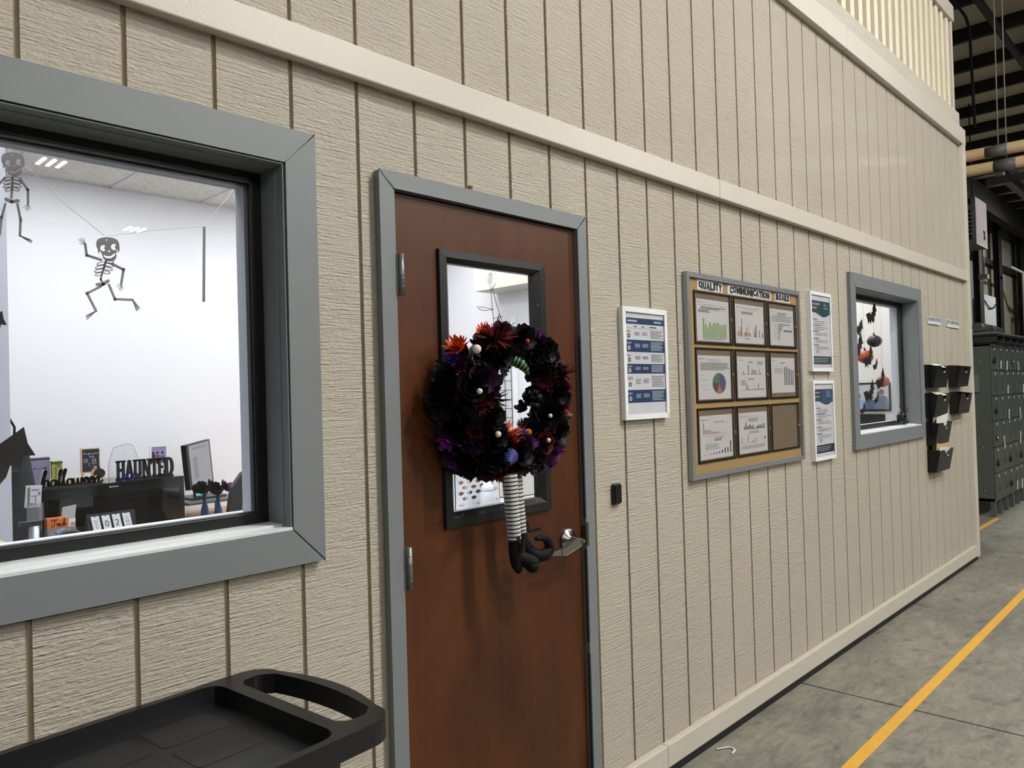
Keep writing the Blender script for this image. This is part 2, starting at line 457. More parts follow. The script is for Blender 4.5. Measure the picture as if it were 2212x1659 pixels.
def window(name, x0, x1, z0, z1):
    """outer casing box"""
    t = thing(name, ((x0+x1)/2, 0, z0), kind='structure')
    casing(t, x0, x1, z0, z1, .086, -.022, .0)
    a, b, c, d = x0+.089, x1-.089, z0+.089, z1-.089
    j = MB()       # outside reveal with its small stop step
    j.box(a, a+.004, -.018, .085, c, d); j.box(b-.004, b, -.018, .085, c, d); j.box(a, b, -.018, .085, d-.004, d)
    j.box(a, a+.007, .012, .085, c, d); j.box(b-.007, b, .012, .085, c, d); j.box(a, b, .012, .085, d-.007, d)
    j.build('jamb', GREY, t, bevel=.001)
    s = MB(); s.box(a, b, -.02, .085, c-.002, c+.006); s.box(a, b, .02, .085, c, c+.011)
    s.build('sill', SILL, t, bevel=.001)
    frame4(t, 'sash_frame', a+.004, b-.004, c+.004, d-.004, .034, .084, .112, BLACKF)
    frame4(t, 'glazing_bead', a+.034, b-.034, c+.034, d-.034, .007, .094, .112, mat('dark_bead', '#2a2c30', .4))
    MB().box(a+.03, b-.03, .100, .104, c+.03, d-.03).build('glass_pane', GLASS, t)
    r = MB(); q = .008
    r.box(a+.03, a+.036, .113, .165, c+.02, d-.02); r.box(b-.036, b-.03, .113, .165, c+.02, d-.02)
    r.box(a+.03, b-.03, .113, .165, d-.036, d-.03); r.box(a+.02, b-.02, .113, .19, c+.026, c+.034)
    r.build('inner_return', RETURN, t)
    return t
window('window_1', -.40, 1.108, 1.141, 2.235)
window('window_2', 4.853, 6.283, 1.150, 2.240)

# ---- door
DX0, DX1, DZ = 1.364, 2.181, 2.136
dr = thing('door_1', ((DX0+DX1)/2, 0, 0), kind='structure')
F = lambda a, b: (a, -.026, b)
ow = .052
ox0, ox1, oz = DX0-.004-ow+.002, DX1+.004+ow-.004, DZ+.004+.046
for p in ([(ox0, oz), (ox1, oz), (DX1+.004, DZ+.004), (DX0-.004, DZ+.004)],
          [(ox0, 0), (ox0, oz-.0006), (DX0-.004, DZ+.0034), (DX0-.004, 0)],
          [(ox1, 0), (DX1+.004, 0), (DX1+.004, DZ+.0034), (ox1, oz-.0006)]):
    MB().plate([p], F, (0, .026+.03, 0)).build('frame_board', GREY, dr, bevel=.003)
j = MB(); j.box(DX0-.006, DX0-.003, -.0, .11, 0, DZ+.005); j.box(DX1+.003, DX1+.006, 0, .11, 0, DZ+.005); j.box(DX0-.006, DX1+.006, 0, .11, DZ+.003, DZ+.006)
j.box(DX0-.004, DX0+.012, .036, .05, 0, DZ); j.box(DX1-.012, DX1+.004, .036, .05, 0, DZ); j.box(DX0-.004, DX1+.004, .036, .05, DZ-.012, DZ+.004)
j.build('rebate', BLACKM, dr)
LX0, LX1, LZ0, LZ1 = 1.573, 1.964, 1.200, 1.954
b = MB()
for r in rects_minus(DX0+.001, DX1-.003, .012, DZ-.003, [(LX0-.015, LX1+.015, LZ0-.015, LZ1+.015)]): b.box(r[0], r[1], -.008, .034, r[2], r[3])
slab = b.build('door_slab', DOORWOOD, dr)
# vision-lite frame: sloped black metal, mitred
LFM = mat('black_lite_frame', '#191a1a', .38, var=.08, scale=20)
fo = .047
for k, (p0, p1, p2, p3) in enumerate([((LX0-fo, LZ1+fo-.008), (LX1+fo, LZ1+fo-.008), (LX1, LZ1), (LX0, LZ1)), ((LX0-fo, LZ0-fo), (LX0, LZ0), (LX1, LZ0), (LX1+fo, LZ0-fo)),
                         ((LX0-fo, LZ0-fo), (LX0-fo, LZ1+fo-.008), (LX0, LZ1), (LX0, LZ0)), ((LX1+fo, LZ0-fo), (LX1, LZ0), (LX1, LZ1), (LX1+fo, LZ1+fo-.008))]):
    lo, hi = (0, 1), (2, 3)
    def lerp(a, c, t): return (a[0]+(c[0]-a[0])*t, a[1]+(c[1]-a[1])*t)
    # outer and inner edges differ by board; use generic cross-section by distance to glass
    pts = [p0, p1, p2, p3]
    def yy(p):
        d = max(LX0-p[0], p[0]-LX1, LZ0-p[1], p[1]-LZ1)
        return -.020 if d > .02 else -.006
    mbv = [(p[0], yy(p), p[1]) for p in pts] + [(p[0], .02, p[1]) for p in pts]
    # add flat lip: mid points
    outer = [p for p in pts if max(LX0-p[0], p[0]-LX1, LZ0-p[1], p[1]-LZ1) > .02]
    fm = MB(); inner = [p for p in pts if p not in outer]
    # order so outer[i] <-> inner[i]
    if (Vector(outer[0])-Vector(inner[0])).length > (Vector(outer[0])-Vector(inner[1])).length: inner.reverse()
    mid = [lerp(outer[i], inner[i], .62) for i in (0, 1)]
    ring = []
    for i in (0, 1):
        o, mI, q = outer[i], mid[i], inner[i]
        ring.append([(o[0], -.004, o[1]), (lerp(o, q, .06)[0], -.019, lerp(o, q, .06)[1]), (mI[0], -.020, mI[1]), (q[0], -.004, q[1]), (q[0], .018, q[1]), (o[0], .0, o[1])])
    v = ring[0] + ring[1]; fs = [(a, (a+1) % 6, (a+1) % 6 + 6, a+6) for a in range(6)] + [tuple(range(5, -1, -1)), tuple(range(6, 12))]
    fm.add(v, fs); fm.build('lite_frame', LFM, slab)
sc = MB()
for (sx, sz) in ((1.60, 1.189), (1.77, 1.189), (1.94, 1.189), (1.975, 1.3), (1.975, 1.58), (1.975, 1.85)):
    sc.lathe([(0, -.0145), (.0035, -.014), (.0035, -.008)], (sx, 0, sz), (0, 1, 0), 8)
sc.build('frame_screws', STEEL, slab)
MB().box(LX0-.004, LX1+.004, .006, .010, LZ0-.004, LZ1+.004).build('glass_pane', GLASS, slab)
# hinges
for hz in (1.839, 1.011, .183):
    hxx = DX0+.010
    h = MB(); h.tube([(hxx, -.0325, hz), (hxx, -.0325, hz+.118)], .0085, 12)
    h.box(DX0-.004, hxx, -.0285, -.0262, hz+.002, hz+.116); h.box(hxx-.003, hxx+.003, -.03, -.0082, hz+.002, hz+.116)
    for q in (.024, .047, .071, .094): h.lathe([(.0086, -.0012), (.0092, 0), (.0086, .0012)], (hxx, -.0325, hz+q), n=12)
    h.build('hinge', mat('hinge_grey', '#7e817f', .35, .6), dr)
# lever handle
lh = thing('lever_handle', (0, 0, 0)); lh.parent = dr; lh.location = Vector((2.098, -.008, 1.037)) - wloc(dr)
hx, hz = 2.098, 1.037
MB().lathe([(.040, 0), (.040, -.006), (.036, -.012), (.012, -.016), (.012, -.045)], (hx, -.008, hz), (0, 1, 0), 28).build('rose', STEEL, lh)
l = MB()
l.tube([(hx, -.04, hz), (hx, -.072, hz)], .0105, 16)
def F2(u_, v_):
    q = at(u_, v_, -.076); return (q.x, q.y, q.z)
l.plate([[(1246, 1164.5), (1254.5, 1165), (1257.5, 1169), (1258, 1178.5), (1240, 1190), (1222, 1200.5), (1214.5, 1200.5), (1214.5, 1189.5)]], F2, (0, .012, 0))
l.plate([[(1215, 1190), (1215, 1200.5), (1184, 1201.5), (1184, 1192)]], F2, (0, .008, 0))
l.build('lever', STEEL, lh, bevel=.002)
MB().lathe([(.007, -.002), (.0065, -.0035), (.002, -.003), (.002, -.001)], (hx+.003, -.078, hz), (0, 1, 0), 14).build('key_cylinder', STEEL, lh)
s = MB(); s.box(DX1+.002, DX1+.016, -.0275, -.0255, 1.0, 1.085); s.box(DX1-.001, DX1+.003, -.03, .0, 1.01, 1.075)
s.build('strike_plate', mat('strike', '#55534c', .4, .7), dr)
gp = MB()
for (gz0, gz1) in ((.05, .62), (.66, .99), (1.10, 1.28), (1.285, 1.75)): gp.box(DX1-.001, DX1+.006, -.027, -.02, gz0, gz1)
gp.build('gasket', DARKGREY, dr)
MB().box(1.674, 1.686, -.008, -.002, DZ+.05, DZ+.072).build('wood_shim', mat('shim', '#6b4a30', .8), dr)

# ---- interior shells
RB = MB()
# room 1 + lab
RB.box(-2.6, 4.75, 3.69, 3.75, 0, 3.2).build('wall_back', WHITEW, kind='structure')
MB().box(-2.6, -2.55, .16, 3.69, 0, 3.2).build('wall_left', WHITEW, kind='structure')
MB().box(4.71, 4.80, .12, 3.69, 0, 3.2).build('wall_partition', WHITEW, kind='structure')
iw = MB()
for r in rects_minus(-2.55, 7.45, .0, 3.1, [(-.36, 1.02, 1.22, 2.16), (1.34, 2.20, 0, 2.16), (4.94, 6.20, 1.23, 2.16)]): iw.box(r[0], r[1], .118, .155, r[2], r[3])
iw.build('wall_inner_lining', WHITEW, kind='structure')
MB().box(-2.55, 7.5, .13, 3.7, .0005, .006).build('floor_office', mat('grey_carpet_tile', '#6a6a6e', .9, var=.15, scale=200), kind='structure')
MB().box(7.43, 7.5, .13, 3.7, 0, 3.1).build('wall_right', mat('white_panelling', '#ecebe6', .5, var=.02, scale=2), kind='structure')
MB().box(-2.6, 7.5, .1, 3.75, 3.03, 3.12).build('ceiling_slab', WHITEW, kind='structure')
ce = thing('ceiling', (1.0, 2.0, 3.0), kind='structure')
def tile_mat():
    M = bpy.data.materials.new('fissured_tile'); M.use_nodes = True; nt = M.node_tree; N = nt.nodes; L = nt.links
    b = N['Principled BSDF']; b.inputs['Roughness'].default_value = .9
    g = N.new('ShaderNodeNewGeometry'); n = N.new('ShaderNodeTexNoise'); n.inputs['Scale'].default_value = 75; n.inputs['Detail'].default_value = 3; n.inputs['Distortion'].default_value = 1.5
    L.new(g.outputs['Position'], n.inputs['Vector']); r = N.new('ShaderNodeValToRGB'); L.new(n.outputs['Fac'], r.inputs[0])
    r.color_ramp.elements[0].position = .34; r.color_ramp.elements[0].color = S('#a8a49a') + (1,)
    r.color_ramp.elements[1].position = .43; r.color_ramp.elements[1].color = S('#f0ede4') + (1,)
    L.new(r.outputs[0], b.inputs['Base Color']); return M
TILE = tile_mat(); GRID = mat('ceiling_grid', '#dfe0e2', .4)
PANEL = mat('troffer_lens', '#ffffff', .4, emit=(.93, .96, 1.0), estr=OFFICE_L)
PANEL3 = mat('room_panel_lens', '#ffffff', .4, emit=(1.0, .985, .96), estr=OFFICE_L*.5)
LIT = {(-1, 1), (1, 1), (-1, 3), (3, 1), (5, 1), (3, 3), (5, 3), (1, 3), (-3, 1), (0, 5), (-2, 5), (-4, 5), (3, 5)}  # row nearest the window is added, unseen, to brighten the wall end
tx0, ty0, TS = 1.916, 3.686, .61
src = None
for i in range(-7, 5):
    for k in range(0, 6):
        xa = tx0 + i*TS; yb = ty0 - k*TS
        lit = (i, k) in LIT
        if lit:
            MB().box(xa+.012, xa+TS-.012, yb-TS+.012, yb-.012, 3.0, 3.012).build('light_panel', PANEL, ce); continue
        if src is None:
            src = MB().box(xa+.010, xa+TS-.010, yb-TS+.010, yb-.010, 3.004, 3.016).build('ceiling_tile', TILE, ce)
        else:
            inst(src, ce, (xa+TS/2, yb-TS/2, 3.004))
gm = MB()
for i in range(-7, 6): gm.box(tx0+i*TS-.012, tx0+i*TS+.012, ty0-6*TS, ty0, 2.998, 3.004)
for k in range(0, 7): gm.box(tx0-7*TS, tx0+5*TS, ty0-k*TS-.012, ty0-k*TS+.012, 2.998, 3.0035)
gm.build('grid', GRID, ce)
MB().box(4.80, 7.43, .16, 3.69, 2.98, 3.03).build('ceiling_room', WHITEW, kind='structure')
for i, yy in enumerate((.75, 1.9, 3.0)):
    MB().box(5.2, 7.25, yy-.28, yy+.28, 2.965, 2.979).build('light_panel', PANEL3, None, label='flat white ceiling light panel, %s from the window in the room with bats' % ('nearest', 'second', 'third')[i], cat='ceiling light')
# white wall end at the far left of the office
MB().box(.25, .785, 1.5, 1.62, 0, 2.998).build('wall_stub', mat('white_stub', '#c8cbd6', .6, var=.02), kind='structure')
MB().box(4.44, 4.708, .4, 2.85, 2.41, 2.997).build('soffit', mat('cream_soffit', '#cfc8bb', .7), kind='structure')

# ---- hall shell
HM = mat('roof_insulation', '#e8e0c8', .8, var=.1, scale=2, bump=.3, bscale=4, bdist=.03)
roof = thing('ceiling_hall', (12, -8, 7.3), kind='structure')
MB().box(-14, 44, -24, 4.3, 7.20, 7.3).build('roof_panel', HM, roof)
PUR = mat('dark_purlin', '#0e0e15', .6, var=.1)
src = None
for i in range(18):
    xx = 9.95 + i*1.35
    if src is None: src = MB().box(xx, xx+.06, -10, 4.0, 7.0, 7.199).box(xx, xx+.09, -10, 4.0, 6.99, 7.0).build('purlin', PUR, roof)
    else: inst(src, roof, (xx+.045, -3, 6.99))
MB().box(8, 40, .78, .86, 6.90, 6.985).build('rafter', mat('brown_steel', '#2e2724', .6), roof)
MB().box(8, 40, 3.3, 3.55, 6.3, 6.95).build('eave_beam', DARKSTEEL, roof)
WH = mat('hall_wall_steel', '#35332e', .7, var=.2, scale=1.5)
MB().box(-14, -13.9, -24, 4.2, 0, 7.3).build('wall_hall_left', WH, kind='structure')
MB().box(-14, 44, -24.1, -24, 0, 7.3).build('wall_hall_front', WH, kind='structure')
MB().box(43.9, 44, -24, 4.2, 0, 7.3).build('wall_hall_right', WH, kind='structure')
wf = thing('wall_hall_back', (26, 4, 0), kind='structure')
MB().box(-14, 44, 4.12, 4.2, 0, 7.3).build('backing', mat('hall_back_liner', '#4a4841', .8, var=.2, scale=1), wf)
PAN = mat('foil_panel', '#8a8376', .5, var=.35, scale=2.0, stretch=(3, 3, .4))
xx = 8.0; src = None
while xx < 42:
    for (za, zb) in ((0.2, 2.85), (2.95, 5.2), (5.35, 6.9)):
        MB().box(xx+.02, xx+.95, 4.07, 4.11, za, zb).build('wall_panel', PAN, wf, bevel=.01)
    xx += .98
for zz in (2.9, 5.28): MB().box(8, 43, 3.92, 4.06, zz-.08, zz+.08).build('girt', DARKSTEEL, wf)
for ci, cx in enumerate((25.95, 28.55, 32.0, 22.2, 18.6, 36.0)):
    c = MB(); c.box(cx-.22, cx+.22, 3.74, 3.76, 0, 7); c.box(cx-.22, cx+.22, 3.89, 3.91, 0, 7); c.box(cx-.03, cx+.03, 3.76, 3.89, 0, 7)
    c.build('column_%d' % (ci+1), mat('black_column', '#060607', .7), kind='structure')

# ================================================================== HALL LAMPS
LENS = mat('high_bay_lens', '#ffffff', .5, emit=(1.0, .98, .945), estr=HALL_L)
HOUS = mat('lamp_housing', '#c7c7c7', .5)
LAMPS = [(3.4, -3.1), (4.65, -5.0), (4.65, -14.2), (7.95, -19.0), (10.8, -5.0), (-4.0, -8.0), (10.8, -12.0), (-2.0, -13.0), (20.0, -.3), (28.5, .9)]  # near-wall and far-aisle lamps are added out of view to brighten walls and pickets
NM = ['added near the wall to brighten siding and pickets', 'in front of the cork board', 'far behind the camera above the aisle', 'farthest at the front wall', 'in front of the office corner', 'above the cart end of the aisle', 'deep in the hall beyond the office corner', 'deep in the hall at the cart end', 'added out of view beyond the lockers to lift the far wall', 'added out of view farthest along the aisle to lift the far wall']
for (lx, ly), nm in zip(LAMPS, NM):
    t = thing('high_bay_lamp', (lx, ly, 6.15), 'white high bay lamp, ' + nm, 'lamp', 'hall high bay lamps')
    MB().box(lx-.26, lx+.26, ly-.30, ly+.30, 6.17, 6.25).build('housing', HOUS, t, bevel=.01)
    for s in (-1, 0, 1):
        MB().box(lx + s*.17 - .026, lx + s*.17 + .026, ly-.24, ly+.24, 6.150, 6.169).build('lens', LENS, t)
    for s in (-1, 1): MB().tube([(lx+s*.2, ly, 6.25), (lx+s*.2, ly, 7.2)], .004, 6).build('hanger', DARKSTEEL, t)
# ================================================================== ON THE WALL
INK = mat('black_ink', '#1c1d20', .6); GREYINK = mat('grey_ink', '#77797d', .6); NAVY = mat('navy_print', '#1e3a5f', .5); TEAL = mat('teal_print', '#1f4d50', .5)
SLATE = mat('slate_print', '#3d4a50', .5); BLUEP = mat('blue_print', '#3b5578', .5); GREENP = mat('green_print', '#6f9a4d', .5); REDP = mat('crimson_print', '#8c2138', .5)
YELP = mat('yellow_print', '#c9b340', .5); ORP = mat('orange_print', '#b5603a', .5); PIEB = mat('pie_blue', '#2a4377', .5); PIEP = mat('pie_purple', '#2f2740', .5); PIEG = mat('pie_green', '#3f6a3c', .5)
PALEINK = mat('pale_print', '#aab4c2', .6); LOGOB = mat('legend_blue', '#2f4a86', .5); DNAVY = mat('dark_navy_print', '#141a2a', .5)
PALETTE = [PAPER, INK, GREYINK, NAVY, TEAL, SLATE, BLUEP, GREENP, REDP, YELP, ORP, PIEB, PIEP, PIEG, PALEINK, LOGOB, DNAVY]
PI_ = dict(paper=0, ink=1, grey=2, navy=3, teal=4, slate=5, blue=6, green=7, red=8, yellow=9, orange=10, pieb=11, piep=12, pieg=13, pale=14, legend=15, dnavy=16)
SHEET = glass_mat('clear_sheet', (.97, .97, .97), .04, 1.5)
class Sheet:
    """printed marks on a sheet whose corner is (x0, z0), size w*h, facing -y"""
    def __init__(s, x0, x1, z0, z1, y): s.x0, s.x1, s.z0, s.z1, s.y = x0, x1, z0, z1, y; s.mb = MB(); s.lv = 0
    def F(s, a, b): return (s.x0 + a*(s.x1-s.x0), s.y - .0003 - .0002*s.lv, s.z0 + b*(s.z1-s.z0))
    def rect(s, a0, a1, b0, b1, c='ink', lv=0):
        s.lv = lv; s.mb.quad(s.F(a0, b0), s.F(a1, b0), s.F(a1, b1), s.F(a0, b1), PI_[c]); s.lv = 0
    def poly(s, pts, c, lv=0):
        s.lv = lv; s.mb.add([s.F(*p) for p in pts], [tuple(range(len(pts)))], PI_[c]); s.lv = 0
    def text(s, st, a0, a1, b0, b1, c='ink', lv=1, thick=0.0):
        s.lv = lv; put_text(s.mb, st, s.F, a0, a1, b0, b1, PI_[c], thick); s.lv = 0
    def lines(s, a0, a1, b0, b1, n, c='grey', fill=.45, lv=1, rag=.35, seed=1):
        r = random.Random(seed); st = (b1-b0)/n
        for i in range(n):
            e = a1 - (a1-a0)*rag*r.random() * (1 if i % 3 == 2 or n < 3 else .3)
            s.rect(a0, e, b1 - st*(i+.5) - st*fill/2, b1 - st*(i+.5) + st*fill/2, c, lv)
    def bars(s, a0, a1, b0, hs, c, wd=.6, top=None):
        st = (a1-a0)/len(hs)
        for i, h in enumerate(hs):
            cc = c[i % len(c)] if isinstance(c, list) else c
            if h > 0: s.rect(a0 + st*(i+.5-wd/2), a0 + st*(i+.5+wd/2), b0, b0+h, cc, 0)
    def build(s, parent): return s.mb.build('print', PALETTE, parent)
    def logo(s, a, b, k=1.0):
        s.poly([(a + .012*k + .012*k*math.cos(t), b + .011*k*math.sin(t)) for t in [2*PI*i/10 for i in range(10)]], 'ink', 0)
        s.text('COMAR', a + .03*k, a + .13*k, b - .008*k, b + .009*k, 'ink')

def framed(name, label, x0, x1, z0, z1, group=None, wd=.019):
    t = thing(name, ((x0+x1)/2, 0, z0), label, 'poster frame', group)
    for p in ([(x0, z1), (x1, z1), (x1-wd, z1-wd), (x0+wd, z1-wd)], [(x0, z0), (x0+wd, z0+wd), (x1-wd, z0+wd), (x1, z0)],
              [(x0, z0), (x0, z1), (x0+wd, z1-wd), (x0+wd, z0+wd)], [(x1, z0), (x1-wd, z0+wd), (x1-wd, z1-wd), (x1, z1)]):
        MB().plate([p], lambda a, b: (a, -.022, b), (0, .021, 0)).build('frame_strip', WHITE, t, bevel=.002)
    MB().box(x0+.006, x1-.006, -.0165, -.004, z0+.006, z1-.006).build('paper_sheet', PAPER, t)
    # slightly wavy plastic front
    g = MB(); nx, nz = 8, 14; vs = []
    for k in range(nz+1):
        for i in range(nx+1):
            vs.append((x0+.008+(x1-x0-.016)*i/nx, -.0196 + .0009*math.sin(i*1.3+k*.55) + .0006*math.sin(k*1.1+i*.4), z0+.008+(z1-z0-.016)*k/nz))
    g.add(vs, [(k*(nx+1)+i, k*(nx+1)+i+1, (k+1)*(nx+1)+i+1, (k+1)*(nx+1)+i) for k in range(nz) for i in range(nx)], 0, True)
    g.build('clear_front', SHEET, t)
    return t, Sheet(x0+wd, x1-wd, z0+wd, z1-wd, -.0167)

# procedure chart
t, p = framed('poster_frame', 'white framed procedure chart with navy bands right of the door', 2.455, 2.768, 1.438, 1.878)
p.rect(0, 1, .885, .945, 'navy'); p.lines(.06, .30, .900, .930, 1, 'pale', .6, rag=0); p.lines(.74, .94, .900, .930, 1, 'pale', .6, rag=0)
for a, b_ in ((.22, .29), (.42, .48), (.62, .80)): p.rect(a, b_, .856, .866, 'ink')
p.rect(.0, .001, .85, .851, 'ink'); p.rect(.0, 1, .842, .844, 'grey')
for i, (b0, b1, dk) in enumerate(((.735, .84, 0), (.612, .73, 1), (.50, .605, 0), (.40, .495, 1), (.245, .395, 0), (.115, .24, 1))):
    if dk: p.rect(0, 1, b0, b1, 'navy')
    c = 'pale' if dk else 'grey'; hgt = b1-b0
    p.lines(.03, .17, b0+hgt*.62, b0+hgt*.84, 2, c, seed=i)
    p.poly([(.09 + .035*math.cos(q), b0 + hgt*.33 + .022*math.sin(q)) for q in [2*PI*k/10 for k in range(10)]], 'paper' if dk else 'ink', 1)
    p.poly([(.09 + .016*math.cos(q), b0 + hgt*.33 + .010*math.sin(q)) for q in [2*PI*k/8 for k in range(8)]], 'navy' if dk else 'paper', 2)
    p.lines(.23, .37, b0+hgt*.35, b0+hgt*.7, 4, c, seed=i+7); p.lines(.42, .58, b0+hgt*.38, b0+hgt*.7, 4, c, seed=i+17)
    p.lines(.64, .97, b0+hgt*.12, b0+hgt*.9, 7, c, seed=i+27)
p.build(t)

def policy(label, title, z0, z1, head, foot):
    t, p = framed('poster_frame', label, 4.243, 4.541, z0, z1, 'policy posters', wd=.017)
    wave = [(i/14, .735 + .028*math.sin(2*PI*i/14*1.0 + .6)) for i in range(15)]
    p.mb.plate([[(0, .925)] + wave + [(1, .925)]], lambda a, b: p.F(a, b), (0, -.0001, 0), PI_[head])
    p.rect(0.0, .40, .765, .925, 'slate', 1)
    for k, st in enumerate(title): p.text(st, .07, .07 + .40*min(1, len(st)/11), .865-.055*k, .892-.055*k, 'paper', 2, .02)
    p.text('C', .68, .76, .86, .895, 'paper', 2, .02); p.text('o', .77, .82, .86, .88, 'paper', 2, .01); p.text('COMAR', .66, .88, .82, .84, 'paper', 2)
    for k, (b0, nm) in enumerate(((.66, 'INTEGRITY'), (.58, 'CUSTOMER SATISFACTION'), (.50, 'IMPROVEMENT'), (.40, 'COMPLIANCE'), (.31, 'LEADERSHIP'))):
        p.text(nm, .14, .14 + .022*len(nm), b0, b0+.016, 'ink', 1, .02); p.rect(.08, .11, b0+.002, b0+.013, 'ink', 1)
        p.lines(.16, .9, b0-.055, b0-.008, 3 if k > 1 else 2, 'grey', seed=k, fill=.3)
    p.lines(.2, .36, .20, .25, 3, 'grey', seed=4)
    p.rect(0, 1, .055, .165, foot); p.lines(.06, .88, .075, .148, 3, 'pale', seed=3, fill=.3)
    p.build(t)
policy('white framed food safety policy with teal header beside the cork board', ['FOOD SAFETY', 'POLICY'], 1.630, 2.076, 'teal', 'slate')
policy('white framed quality policy with blue header, lower of two policy frames', ['QUALITY', 'POLICY'], 1.131, 1.577, 'blue', 'dnavy')

# cork board
BX0, BX1, BZ0, BZ1 = 2.934, 4.098, 1.157, 2.059
cb = thing('cork_board', ((BX0+BX1)/2, 0, BZ0), 'large cork notice board in a grey aluminium frame on the siding', 'notice board')
ALU = mat('aluminium_frame', '#a3a6ab', .35, .6, var=.04); CORK = mat('cork', '#977c4e', .85, var=.22, scale=140, bump=.3, bscale=180, bdist=.001)
wd = .022
for pz in ([(BX0, BZ1), (BX1, BZ1), (BX1-wd, BZ1-wd), (BX0+wd, BZ1-wd)], [(BX0, BZ0), (BX0+wd, BZ0+wd), (BX1-wd, BZ0+wd), (BX1, BZ0)],
          [(BX0, BZ0), (BX0, BZ1), (BX0+wd, BZ1-wd), (BX0+wd, BZ0+wd)], [(BX1, BZ0), (BX1-wd, BZ0+wd), (BX1-wd, BZ1-wd), (BX1, BZ1)]):
    MB().plate([pz], lambda a, b: (a, -.024, b), (0, .022, 0)).build('frame_strip', ALU, cb, bevel=.003)
MB().box(BX0+.01, BX1-.01, -.013, -.003, BZ0+.01, BZ1-.01).build('cork_panel', CORK, cb)
# title letters
strips = [('QUALITY', 1505.6, 1561, 'white title strip lettered QUALITY on the cork board'), ('COMMUNICATION', 1571.5, 1665, 'long white title strip lettered COMMUNICATION on the cork board'), ('BOARD', 1674.5, 1706.5, 'white title strip lettered BOARD at the cork board corner')]
for st, ua, ub, lab in strips:
    xa = at(ua, 600 + (ua-1505)*.24, -.014).x; xb = at(ub, 612 + (ub-1505)*.24, -.014).x
    za, zb = 1.989, 2.035
    t = thing('title_strip', ((xa+xb)/2, -.013, za), lab, 'title strip', 'board title strips')
    MB().box(xa, xb, -.0140, -.0131, za, zb).build('strip', PAPER, t)
    gaps = {'QUALITY': .02, 'COMMUNICATION': .01, 'BOARD': .05}[st]
    wid = [{'I': .5, 'M': 1.25, 'Q': 1.1, 'O': 1.05, 'N': 1.05}.get(c, .95) for c in st]
    tot = sum(wid); cur = xa + (xb-xa)*.04; usable = (xb-xa)*.93
    for k, c in enumerate(st):
        wl = usable*wid[k]/tot; lb = MB()
        dz = random.Random(k*7+len(st)).uniform(-.003, .003)
        put_text(lb, c, lambda a, b: (a, -.0144, b), cur + wl*.04, cur + wl*.96, za+.006+dz, zb-.006+dz, 0, .07, depth=(0, -.0012, 0))
        lb.build('letter', INK, t); cur += wl
